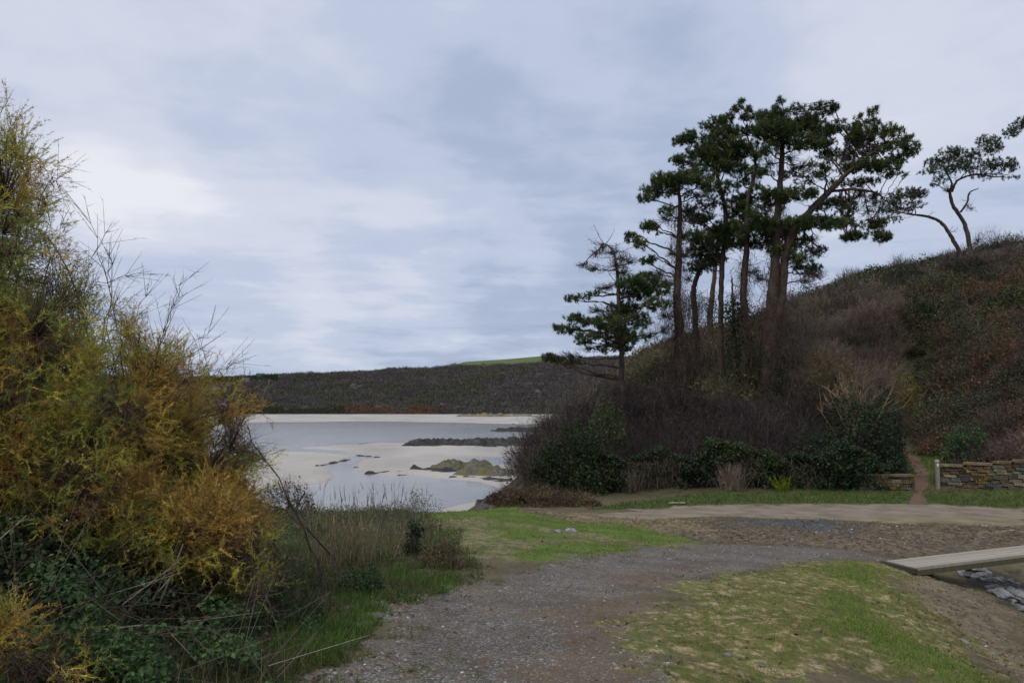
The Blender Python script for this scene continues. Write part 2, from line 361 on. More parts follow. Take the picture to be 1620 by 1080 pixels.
def ground_mat():
    m, t = material('ground_cover'); b = NB(t)
    nA = b.noise(1.2, 5); nB = b.noise(6, 6, .6); nC = b.noise(28, 5, .65); nD = b.noise(110, 3, .6)
    base = b.ramp(nB, [(.3, (.045, .04, .022)), (.5, (.09, .08, .045)), (.7, (.06, .075, .025))])
    yy = b.n('ShaderNodeSeparateXYZ'); b.l(b.obj(), yy.inputs[0]); nearb = b.ramp(nC, [(.3, (.08, .065, .04)), (.5, (.14, .115, .07)), (.7, (.12, .12, .045))]); base = b.mix(b.rng(yy.outputs[1], 27, 29, 1, 0), base, nearb)
    def lay(col, mask, n, k, base):
        f = b.m('ADD', b.attr(mask), b.m('MULTIPLY', b.m('SUBTRACT', n, .5), k)); return b.mix(b.rng(f, .36, .66), base, col)
    left = b.ramp(nB, [(.32, (.05, .075, .02)), (.48, (.10, .085, .05)), (.55, (.05, .05, .03)), (.68, (.07, .12, .03))])
    c = lay(left, 'left', nC, .6, base)
    verge = b.ramp(nC, [(.3, (.04, .065, .018)), (.5, (.07, .105, .028)), (.65, (.13, .125, .05))])
    c = lay(verge, 'verge', nC, .8, c)
    earth = b.ramp(nB, [(.28, (.035, .029, .024)), (.42, (.09, .066, .045)), (.52, (.13, .10, .07)), (.6, (.20, .155, .10)), (.72, (.10, .10, .045))])
    earth = b.mix(b.rng(b.vor(18, out='Color'), .72, .8, 0, .6), earth, (.22, .2, .17))
    c = lay(verge, 'gapgrass', nC, .8, c)
    c = lay(earth, 'earth', nC, .7, c)
    och = b.ramp(nB, [(.3, (.14, .10, .055)), (.55, (.26, .20, .12)), (.7, (.15, .16, .06))])
    c = lay(och, 'ochre', nB, .9, c)
    c = lay(b.ramp(nC, [(.35, (.035, .038, .05)), (.6, (.13, .13, .14))]), 'slate', nB, 1.1, c)
    road = b.ramp(b.noise(1.6, 6, .6), [(.3, (.20, .165, .12)), (.6, (.28, .235, .175)), (.75, (.23, .22, .125))])
    road = b.mix(b.rng(b.vor(9, out='Color'), .7, .9, 0, .25), road, (.2, .17, .13)); road = b.mix(b.rng(yy.outputs[1], 21.5, 23, .45, 0), road, (.22, .21, .10))
    c = lay(road, 'road', nC, .5, c)
    field = b.ramp(nB, [(.3, (.09, .12, .03)), (.45, (.13, .145, .05)), (.54, (.22, .19, .10)), (.62, (.25, .21, .12)), (.7, (.11, .14, .04))])
    c = lay(field, 'field', nC, .6, c)
    green = b.ramp(nC, [(.3, (.075, .125, .022)), (.55, (.115, .17, .035)), (.75, (.20, .19, .08))])
    for k in ('fgreen', 'fgreen2', 'fgreen3'): c = lay(green, k, nB, .9, c)
    # gravel: two sizes of chip, each with its own tone
    ccol = b.vor(75, out='Color'); sp = b.n('ShaderNodeSeparateColor'); b.l(ccol, sp.inputs[0])
    chips = b.ramp(sp.outputs[0], [(0, (.06, .053, .048)), (.5, (.145, .132, .118)), (.85, (.24, .225, .20)), (1, (.42, .40, .37))])
    fines = b.ramp(nC, [(.3, (.09, .066, .046)), (.7, (.18, .138, .098))])
    grav = b.mix(b.rng(nB, .40, .66, .9, .35), fines, chips)
    c = lay(grav, 'path', nC, .7, c)
    trk = b.ramp(nD, [(.3, (.09, .064, .043)), (.55, (.16, .118, .082)), (.75, (.25, .20, .15))])
    trk = b.mix(b.rng(sp.outputs[1], .72, .8, 0, .55), trk, chips)
    c = lay(trk, 'track', nB, 1.2, c)
    slope = b.ramp(nB, [(.28, (.06, .05, .03)), (.42, (.15, .115, .07)), (.56, (.23, .185, .12)), (.72, (.10, .12, .04))])
    slope = b.mix(b.rng(b.vor(22, out='Color'), .75, .8, 0, .6), slope, (.2, .19, .18))
    c = lay(slope, 'slope', nC, .8, c)
    warp = b.n('ShaderNodeMapping'); b.l(b.obj(), warp.inputs[0]); warp.inputs['Scale'].default_value = (1.15, .8, 1)
    nM = b.noise(7.5, 8, .68, warp.outputs[0], .2)
    mound = b.ramp(nM, [(.30, (.07, .08, .02)), (.44, (.125, .14, .032)), (.53, (.18, .17, .055)), (.59, (.38, .295, .165)), (.70, (.48, .375, .22))])
    mound = b.mix(b.rng(nC, .35, .6, .45, 0), mound, (.12, .11, .045))
    c = lay(mound, 'mound', nC, .8, c)
    band = b.ramp(nC, [(.3, (.07, .11, .02)), (.5, (.12, .16, .03)), (.72, (.21, .19, .08))])
    c = lay(band, 'band', nB, .8, c)
    c = lay(b.ramp(nC, [(.3, (.035, .03, .025)), (.6, (.09, .08, .065))]), 'stream', nB, .5, c)
    trail = b.ramp(nC, [(.3, (.12, .075, .055)), (.7, (.20, .135, .10))])
    c = lay(trail, 'trail', nC, .5, c)
    # dead leaves and straw flecks everywhere
    v = b.vor(34, out='Color'); s2 = b.n('ShaderNodeSeparateColor'); b.l(v, s2.inputs[0])
    c = b.mix(b.rng(s2.outputs[2], .93, .96, 0, .5), c, (.26, .19, .11))
    lrg = b.rng(nA, .3, .7, .92, 1.3); q = b.n('ShaderNodeVectorMath', operation='SCALE'); b.l(c, q.inputs[0]); b.l(lrg, q.inputs['Scale'])
    bump = b.m('ADD', b.m('MULTIPLY', nC, .8), b.m('ADD', b.m('MULTIPLY', nB, 1.2), b.m('MULTIPLY', b.vor(75), -.35)))
    b.out(q.outputs[0], .92, bump, .9, .035, .15)
    return m

def polar(c, az0, az1, na, r0, r1, nr):
    az = np.radians(np.linspace(az0, az1, na)); r = np.exp(np.linspace(math.log(r0), math.log(r1), nr))
    A, R = np.meshgrid(az, r); X = c[0] + R * np.sin(A); Y = c[1] + R * np.cos(A)
    i = np.arange((nr - 1) * (na - 1)); row = i // (na - 1); col = i % (na - 1); a = row * na + col
    return X.ravel(), Y.ravel(), np.stack([a, a + 1, a + na + 1, a + na], -1)
X, Y, Fc = polar((0, -6), -62, 62, 640, 3.0, 110, 620)
mk_ = masks(X, Y); H = base_h(X, Y) + relief(X, Y, mk_)
mk('ground', np.stack([X, Y, H], -1), Fc, ground_mat(), smooth_=True, attrs=mk_)['kind'] = 'structure'
# ------------------------------------------------------------------ beach, water, far hill
BZ = -6.0
def bpoly(pts): return np.array([at_z(px, py, BZ)[:2] for px, py in pts])
WAT = [bpoly([(-400, 670), (300, 669), (500, 667), (600, 666), (700, 668), (840, 671), (850, 676), (850, 702), (650, 701), (600, 700), (540, 704), (480, 708), (440, 713), (200, 720), (-400, 730)]),
       bpoly([(440, 708), (500, 709), (560, 716), (600, 719), (596, 723), (575, 728), (556, 737), (552, 746), (620, 752), (700, 757), (760, 762), (792, 772), (775, 788), (720, 800), (600, 830), (440, 830), (380, 800), (420, 776), (500, 765), (532, 756), (530, 748), (510, 738), (505, 736), (545, 727), (565, 721), (520, 716), (440, 713)]),
       bpoly([(720, 726), (780, 722), (850, 720), (850, 736), (770, 735)])]
def wsd(x, y):
    d = np.full(x.shape, -1e9)
    for p in WAT: d = np.maximum(d, poly_sd(x, y, p))
    return d
X, Y, Fc = polar((0, 0), -62, 40, 560, 22, 620, 460)
sdw = wsd(X, Y); R = np.hypot(X, Y); sdn = sdw / (R * .012) + (fbm(X * .35, Y * .35, 4, 77) - .5) * 1.6
shal = smooth(-1.2, 1.2, sdn)
Hs = BZ + .10 - shal * .2 + (fbm(X * .15, Y * .15, 4, 70) - .5) * .16 * (1 - shal) + (fbm(X * .6, Y * .2, 3, 71) - .5) * .09 * shal
Hs = Hs + smooth(400, 440, R) * .6
m, t = material('beach_sand'); b = NB(t)
mp = b.n('ShaderNodeMapping'); b.l(b.obj(), mp.inputs[0]); mp.inputs['Scale'].default_value = (1, .45, 1)
c = b.ramp(b.noise(.12, 6, .6, mp.outputs[0]), [(.3, (.35, .32, .28)), (.5, (.44, .405, .355)), (.7, (.52, .48, .425))])
wet = b.attr('wet'); c = b.mix(b.rng(b.m('ADD', wet, b.m('MULTIPLY', b.m('SUBTRACT', b.noise(.5, 5), .5), .5)), .15, .7, 0, .75), c, (.24, .21, .18))
rf = b.rng(wet, .2, .8, .9, .35)
b.out(c, rf, b.noise(2.5, 5, .6, mp.outputs[0]), .35, .05, .4)
mk('beach', np.stack([X, Y, Hs], -1), Fc, m, smooth_=True, attrs={'wet': shal})['kind'] = 'structure'
m, t = material('shallow_water'); b = NB(t)
mp = b.n('ShaderNodeMapping'); b.l(b.obj(), mp.inputs[0]); mp.inputs['Scale'].default_value = (.6, 1.6, 1); mp.inputs['Rotation'].default_value = (0, 0, .3)
p = b.out(b.ramp(b.noise(.06, 4), [(.35, (.25, .255, .25)), (.65, (.34, .335, .32))]), .14, b.noise(1.6, 6, .65, mp.outputs[0]), .5, .06, .6)
p.inputs['IOR'].default_value = 1.33
w_ = mk('water', [(-900, 24, BZ), (60, 24, BZ), (120, 640, BZ), (-900, 640, BZ)], [[0, 1, 2, 3]], m); w_['kind'] = 'structure'
gm = simple('distant_ground', [(.3, (.06, .07, .03)), (.7, (.1, .1, .05))], .02)
mk('terrain', [(-4000, -4000, -9), (4000, -4000, -9), (4000, 4000, -9), (-4000, 4000, -9)], [[0, 1, 2, 3]], gm)['kind'] = 'structure'

RP = np.array([(-1200, 590), (-400, 600), (0, 604), (250, 604), (330, 600), (385, 600), (430, 598), (470, 597), (560, 595), (620, 592), (700, 589), (760, 585), (830, 581), (880, 578), (950, 572), (1100, 565), (1400, 560), (2200, 560)], float)
def hill_h(X, Y):
    px = 810 + F * X / np.maximum(Y, 1) * 1.0; crest = np.interp(px, RP[:, 0], RP[:, 1])
    ang = TH + np.arctan((540 - crest) / F); top = np.tan(ang) * 600
    t = np.clip((Y - 432) / (600 - 432), 0, 1); pr = 1 - (1 - t) ** 1.7
    h = BZ + .3 + (top - BZ) * pr
    h += (fbm(X * .022, Y * .022, 4, 90) - .5) * 9 * np.clip(t * 3, 0, 1) * (1 - smooth(.8, 1, t)) + (fbm(X * .01, Y * .01, 2, 93) - .5) * 4 * smooth(.5, 1, t)
    h = h + smooth(572, 606, Y) * 7 * smooth(-58, -36, X) * (1 - smooth(25, 50, X))
    return h - smooth(640, 900, Y) * 14
nx, ny = 420, 120
gx = np.linspace(-760, 620, nx); gy = 432 + (900 - 432) * np.linspace(0, 1, ny) ** 1.4
GX, GY = np.meshgrid(gx, gy); HX, HY = GX.ravel(), GY.ravel(); HH = hill_h(HX, HY)
i = np.arange((ny - 1) * (nx - 1)); a = (i // (nx - 1)) * nx + i % (nx - 1); HF = np.stack([a, a + 1, a + nx + 1, a + nx], -1)
fieldp = np.clip(.5 + poly_sd(HX, HY, np.array([(-50, 588), (-20, 580), (25, 582), (30, 640), (20, 720), (-60, 700)])) / 8, 0, 1)
m, t = material('hillside'); b = NB(t)
c = b.ramp(b.noise(.08, 6, .6), [(.3, (.055, .05, .046)), (.5, (.078, .07, .066)), (.7, (.07, .072, .05))])
c = b.mix(b.rng(b.attr('field'), .4, .6), c, (.105, .145, .055))
b.out(c, .95, b.noise(.5, 5), .6, 1.0)
mk('far_hill', np.stack([HX, HY, HH], -1), HF, m, smooth_=True, attrs={'field': fieldp})['kind'] = 'structure'

# far scrub wood on the hill: lumpy bare crowns in one mass
def ico(sub=1):
    import bmesh
    bm = bmesh.new(); bmesh.ops.create_icosphere(bm, subdivisions=sub, radius=1.0)
    V = np.array([v.co[:] for v in bm.verts]); Fx = np.array([[v.index for v in f.verts] for f in bm.faces]); bm.free(); return V, Fx
IV, IF = ico(2)
def lumps(acc, P, S, col, lump=.35, sq=.8):
    n = len(P); k = len(IV)
    rr = 1 + (rng.random((n, k, 1)) - .5) * 2 * lump
    V = P[:, None] + IV[None] * rr * S[:, None, None] * np.array([1, 1, sq])
    Fx = (np.arange(n) * k)[:, None, None] + IF[None]; cc = np.repeat(col, k, 0).reshape(n, k, 3) * (1 + (rng.random((n, k, 1)) - .5) * .4)
    acc.add(V, Fx, cc.reshape(-1, 3))
acc = Acc(); FP = np.array([(-50, 588), (-20, 580), (25, 582), (30, 640), (20, 720), (-60, 700)])
n = 4200; x = rng.uniform(-420, 120, n); y = 440 + rng.random(n) ** 1.1 * 180; k = poly_sd(x, y, FP) < -3; x, y = x[k], y[k]; n = len(x); z = hill_h(x, y); px = 810 + F * x / y
con = (px < 445) & (y > 520); col = tints(n, [(.072, .062, .056), (.082, .07, .055), (.055, .06, .035)], .2); col[con] = tints(con.sum(), [(.03, .045, .02)], .2)
s = rng.lognormal(.35, .4, n); lumps(acc, np.stack([x, y, z - s * .1], -1), s, col, .25, .65)
NS = 720000; x = rng.uniform(-430, 120, NS); y = 433 + rng.random(NS) * 185; k = poly_sd(x, y, FP) < 0; x, y = x[k], y[k]; NS = len(x); z = hill_h(x, y); px = 810 + F * x / y
q = fbm(x * .03, y * .045, 4, 55); q2 = fbm(x * .11, y * .16, 4, 57); hh_ = .5 + 2.6 * smooth(.3, .7, q2)
C0 = np.array([(.075, .067, .066), (.098, .087, .084), (.130, .115, .108), (.078, .078, .054), (.10, .098, .065)]); ci = np.clip((q2 * 5 - 1.2 + (q > .56) * 2 + rng.normal(size=NS) * .5).astype(int), 0, 4); col = C0[ci] * np.exp(rng.normal(size=(NS, 1)) * .2)  # far wood tones raised and neutralised, slight distance haze mixed into the colour
st_ = (y < 441) & (px < 560); col[st_] = tints(st_.sum(), [(.045, .05, .03)], .15); ru = (y < 442 + 5 * q) & (px > 545) & (px < 715) & (q2 > .38); col[ru] = tints(ru.sum(), [(.15, .085, .05), (.115, .075, .045)], .2)
cn = (px < 440) & (y > 520) & (q2 > .45); col[cn] = tints(cn.sum(), [(.032, .048, .022)], .2)
P = np.stack([x, y, z + rng.random(NS) * hh_ - .2], -1); spikes(acc, P, rng.normal(size=(NS, 3)) * .6 + [0, 0, .9], .34, col)
tag(acc.build('hillside_wood', M_TWIG, None, True), kind='stuff', label='grey brown bare woodland covering the far hillside', cat='woodland')
# ------------------------------------------------------------------ pines
def curve_pts(a, b_, sag, n=9):
    t = np.linspace(0, 1, n)[:, None]; mid = (a + b_) / 2 + sag; return (1 - t) ** 2 * a + 2 * t * (1 - t) * mid + t * t * b_
M_BARK = tintmat('bark', 0, .9, .15, 9)
NEED = [(.042, .070, .022), (.062, .098, .026), (.100, .125, .030), (.048, .078, .034)]
BARKC = [(.078, .056, .047)]
def pine(label, D, trunks, pads, bare=(), ivy=(), need=NEED, stray=6):
    """trunks: list of paths [(px, py, diameter in px)], pads: (px, py, rx, ry, density), bare: (px, py, rx, ry)"""
    base = at_y(trunks[0][0][0], trunks[0][0][1], D); root = empty('pine_tree', base)
    tag(root, label, 'tree', 'tall pines on the headland'); s = D / F
    tv = Acc(); bv = Acc(); nv = Acc(); paths = []; first = True
    for tr in trunks:
        dd = [0] * len(tr) if first else np.linspace(0, rng.uniform(-1, 1), len(tr)); first = False
        P = [at_y(a, b2, D + e) for (a, b2, r), e in zip(tr, dd)]
        if tr is trunks[0]: P[0] = np.array([P[0][0], P[0][1], min(P[0][2], float(base_h(P[0][0], P[0][1])) - .3)])
        n = 5 * len(P) + 8; S = spline(P, n); S[1:, :2] += rng.normal(size=(n - 1, 2)) * .015
        R = np.interp(np.linspace(0, 1, n), np.linspace(0, 1, len(tr)), [r * s / 2 * .78 for _, _, r in tr]); R[0] *= 1.15
        V, Fq = tube(S, R, 12, .2, int(rng.integers(99))); T = np.vstack([Fq[:, :3], Fq[:, [0, 2, 3]]]) if Fq.shape[1] == 4 else Fq
        tv.add(V, T[(T[:, 0] != T[:, 1])], tints(len(V), BARKC, .22)); paths.append((S, R))
    allS = np.vstack([p[0] for p in paths]); allR = np.concatenate([p[1] for p in paths])
    def limb(C0, up, rr=None, rise=.25):
        # join the trunk somewhat below the pad
        d = np.linalg.norm((allS - C0) * [1, 1, .75] + [0, 0, rise * np.linalg.norm(C0[:2] - allS[:, :2], axis=1).min()], axis=1); i = int(np.argmin(d)); A = allS[i]
        L = np.linalg.norm(C0 - A); cp = curve_pts(A, C0, np.array([rng.normal() * .1 * L, rng.normal() * .1 * L, up * L + rng.normal() * .06 * L]), 10)
        cp[1:-1] += rng.normal(size=(8, 3)) * .035 * L / 2
        r0 = rr or min(allR[i] * .6, .025 + .016 * L); R = np.linspace(r0, .014, 10); c = tints(9, BARKC, .15)
        V, Fq = tube(cp, R, 6, .2); Fq = np.array(Fq); T = np.vstack([Fq[:, :3], Fq[:, [0, 2, 3]]]) if Fq.shape[1] == 4 else Fq
        bv.add(V, T, tints(len(V), BARKC, .15)); return cp
    for pad in pads:
        px, py, rx, ry, dn = pad; rx *= 1.2; ry *= 1.2; dy = rng.uniform(-1, 1) * min(1.8, rx * s * 1.6)
        C0 = at_y(px, py, D + dy); cp = limb(C0, rng.uniform(-.12, .1)); RX, RZ = rx * s, ry * s
        k = max(5, int(rx * .45)); E = rng.normal(size=(k, 3)); E = unit(E) * (rng.random((k, 1)) ** .4) * [RX, RX * .9, RZ * .7] + C0
        st = cp[rng.integers(6, 10, k)]; mid = (st + E) / 2 + rng.normal(size=(k, 3)) * .08
        segs(bv, st, mid, .022, .014, tints(k, BARKC, .15)); segs(bv, mid, E, .014, .008, tints(k, BARKC, .15))
        nt_ = max(6, int(rx * ry * .37 * max(dn, .5)))
        T = rdir(nt_) * (rng.random((nt_, 1)) ** .38); T = T * [RX, RX * .9, RZ * .92] 
        lump = fbm(T[:, 0] * 2.6 + px, T[:, 2] * 4 + T[:, 1] * 2.3 + py, 2, 4); T = T[(lump > .44) | (rng.random(nt_) < .22)] + C0
        nt_ = len(T); j = np.argmin(np.linalg.norm(T[:, None] - E[None], axis=-1), 1)
        segs(bv, E[j], T, .009, .006, tints(nt_, BARKC, .2))
        ax = unit(unit(T - E[j]) * .5 + [0, 0, .55] + rng.normal(size=(nt_, 3)) * .3)
        K = 28; L = rng.uniform(.13, .22, nt_)
        B = T[:, None] - ax[:, None] * (rng.random((nt_, K, 1)) * .22); Dn = unit(ax[:, None] * .75 + rng.normal(size=(nt_, K, 3)) * .62) * L[:, None, None]
        tt = rng.random(nt_); cb = tints(nt_, need, .22); cb = np.where((tt > .985)[:, None], np.array([.16, .10, .04]), cb)
        spikes(nv, B.reshape(-1, 3), Dn.reshape(-1, 3), .026, np.repeat(cb, K, 0))
    for px, py, rx, ry in bare:
        ry = ry * 1.35
        C0 = at_y(px, py, D + rng.uniform(-.8, .8)); cp = limb(C0, -.05, .04, .1); k = int(rx * 2.6)
        E = C0 + unit(rng.normal(size=(k, 3)) + [0, 0, .35]) * (rng.random((k, 1)) ** .6) * [rx * s, rx * s * .8, ry * s]
        st = cp[np.clip(np.argmin(np.linalg.norm(cp[None] - E[:, None], axis=-1), 1) - 1, 1, 9)]; mid = (st + E) / 2 - [0, 0, .08] + rng.normal(size=(k, 3)) * .06
        g = [(.085, .068, .06)]; segs(bv, st, mid, .014, .009, tints(k, g, .15)); segs(bv, mid, E, .009, .005, tints(k, g, .15))
        t4 = np.repeat(E, 4, 0); spikes(bv, t4 - rng.random((4 * k, 1)) * (E - mid).repeat(4, 0), unit(rng.normal(size=(4 * k, 3)) + [0, 0, .5]) * rng.uniform(.15, .4, (4 * k, 1)), .013, tints(4 * k, g, .15))
    # dead snags along the trunk
    for _ in range(stray * 3):
        i = rng.integers(len(paths[0][0]) // 3, len(allS)); i = min(i, len(allS) - 1); A = allS[i]; B = A + unit(np.array([rng.normal(), rng.normal() * .6, rng.uniform(-.3, .5)])) * rng.uniform(.4, 1.5)
        M_ = (A + B) / 2 - [0, 0, .1]; segs(bv, [A, M_], [M_, B], [.022, .014], [.014, .006], tints(2, BARKC, .1))
        q = 7; st = M_ + (B - M_) * rng.random((q, 1)); spikes(bv, st, unit(rng.normal(size=(q, 3))) * .4, .014, tints(q, BARKC, .1))
    tv.build('trunk', M_BARK, root, True); bv.build('branches', M_BARK, root)
    if pads: nv.build('foliage', M_NEEDLE, root)
    if ivy:
        iv = Acc()
        for y0, y1, rpx, dens, kind in ivy:
            sel = paths[0][0]; _, pyy = to_px(sel); q = sel[(pyy <= y0) & (pyy >= y1)]
            if len(q) < 2: continue
            n = int(dens); i = rng.integers(0, len(q), n); P = q[i] + rng.normal(size=(n, 3)) * [.5, .5, .25] * rpx * s * .9
            if kind == 'ivy': leaves(iv, P, rng.uniform(.08, .15, n), tints(n, [(.02, .04, .016), (.035, .06, .025), (.03, .05, .03)], .25))
            else: spikes(iv, P, rng.normal(size=(n, 3)) * [.25, .25, .45] + [0, 0, -.1], .02, tints(n, [(.075, .05, .038), (.055, .045, .03), (.09, .065, .05)], .25))
        iv.build('ivy_cover', M_LEAF, root)
    return root

pine('smallest pine, with a bare dead top, leaning out towards the beach', 38, [[(990, 640, 15), (984, 600, 12), (983, 557, 11), (979, 483, 9), (976, 427, 6), (968, 395, 4), (955, 385, 2)]],
     [(868, 563, 12, 6, .9), (886, 568, 14, 6, .9), (905, 571, 16, 6, .8), (896, 520, 18, 7, .9), (884, 516, 10, 5, 1), (909, 501, 16, 6, .9), (925, 507, 16, 6, .8), (932, 529, 24, 7, .9), (920, 538, 14, 6, .9), (905, 471, 14, 5, .8), (925, 467, 16, 5, .6), (945, 462, 15, 5, .4),
      (968, 510, 26, 16, 1.1), (988, 490, 26, 16, 1.2), (975, 530, 22, 14, 1.1), (1000, 445, 24, 12, 1.2), (1022, 440, 24, 10, 1.2), (1010, 462, 26, 12, 1), (1038, 455, 22, 14, 1), (1035, 480, 24, 10, .9), (1010, 505, 22, 14, .8), (1002, 530, 18, 14, .7), (985, 545, 16, 12, .8), (960, 548, 14, 10, .5)],
     bare=[(953, 392, 10, 8), (942, 402, 14, 10), (968, 400, 18, 12), (985, 408, 18, 12), (938, 424, 22, 6), (998, 415, 18, 12), (920, 420, 12, 5), (975, 418, 24, 10), (960, 455, 28, 6), (945, 490, 24, 8), (985, 430, 24, 10), (930, 550, 20, 6), (900, 560, 22, 6), (1030, 530, 22, 8), (1052, 520, 14, 8)], stray=9)
pine('tall pine with a straight twiggy trunk nearest the small bare topped pine', 38, [[(1082, 660, 34), (1080, 600, 28), (1076, 540, 22), (1072, 470, 16), (1074, 395, 12), (1076, 334, 9), (1073, 297, 6)]],
     [(1099, 279, 30, 11, 1.3), (1075, 281, 24, 11, 1.2), (1052, 283, 22, 12, 1.1), (1030, 302, 18, 12, 1.1), (1023, 312, 12, 7, 1), (1040, 288, 10, 9, 1), (1060, 300, 22, 8, .8), (1120, 290, 18, 8, .8),
      (1025, 357, 14, 8, 1.1), (1000, 374, 13, 9, 1.1), (1013, 385, 12, 8, .9), (1039, 360, 8, 10, .7), (1030, 408, 9, 6, 1), (1020, 412, 8, 5, .9), (1055, 330, 14, 10, .6), (1095, 330, 20, 8, .6), (1100, 310, 22, 7, .6)],
     bare=[(1050, 345, 18, 14), (1060, 400, 14, 22), (1040, 430, 18, 8), (1052, 445, 20, 8), (1100, 350, 16, 12), (1050, 500, 16, 10)], ivy=[(660, 480, 38, 5200, 'twig'), (660, 600, 30, 1500, 'ivy'), (480, 330, 16, 1300, 'twig')], stray=8)
pine('pine with a fanned crown reaching left above the straight twiggy pine', 39.5, [[(1140, 620, 13), (1140, 560, 12), (1141, 480, 11), (1142, 420, 11), (1148, 340, 9), (1136, 280, 7), (1128, 220, 4)]],
     [(1076, 222, 13, 7, 1.1), (1070, 252, 10, 7, .9), (1090, 215, 12, 11, 1.1), (1113, 197, 9, 6, 1), (1104, 240, 26, 10, 1.3), (1085, 255, 20, 9, 1.1), (1136, 240, 30, 16, 1.5), (1118, 223, 24, 14, 1.2), (1136, 196, 18, 14, .8), (1125, 262, 30, 10, 1), (1155, 262, 24, 12, 1.1), (1146, 215, 20, 16, 1.0), (1165, 240, 22, 15, 1.1),
      (1127, 320, 26, 9, .8), (1145, 297, 22, 10, .9), (1112, 345, 24, 9, 1), (1099, 372, 24, 9, .9), (1127, 375, 34, 10, 1.3), (1099, 399, 26, 8, .8), (1145, 358, 30, 9, 1.3), (1118, 410, 26, 8, .7), (1120, 388, 28, 9, 1), (1095, 340, 16, 8, .8)], bare=[(1120, 300, 20, 10), (1110, 420, 22, 8)], stray=4)
pine('slim pine with ivy round its lower trunk just left of the largest pine', 38.5, [[(1178, 640, 22), (1178, 590, 17), (1178, 520, 15), (1176, 450, 14), (1182, 380, 11), (1182, 320, 9), (1196, 265, 6), (1182, 215, 3)]],
     [(1164, 170, 9, 6, .9), (1172, 160, 6, 5, .8), (1150, 185, 12, 9, .7), (1155, 205, 14, 10, .6), (1183, 182, 12, 8, .7), (1186, 172, 8, 5, .9), (1173, 205, 16, 9, .7), (1192, 205, 13, 9, .7), (1180, 230, 20, 10, .7), (1165, 225, 14, 10, .7), (1195, 245, 16, 9, .6), (1185, 270, 18, 10, .5), (1170, 285, 18, 10, .6),
      (1168, 325, 24, 9, 1.2), (1186, 312, 28, 9, 1.2), (1159, 362, 28, 10, 1.3), (1190, 364, 32, 11, 1.4), (1175, 340, 28, 10, 1.1), (1170, 385, 28, 8, 1.1), (1200, 385, 20, 9, .8)],
     bare=[(1205, 240, 20, 14), (1190, 290, 18, 12), (1160, 250, 14, 12), (1195, 430, 20, 9)], ivy=[(650, 490, 26, 2600, 'ivy'), (520, 400, 16, 900, 'twig')], stray=6)
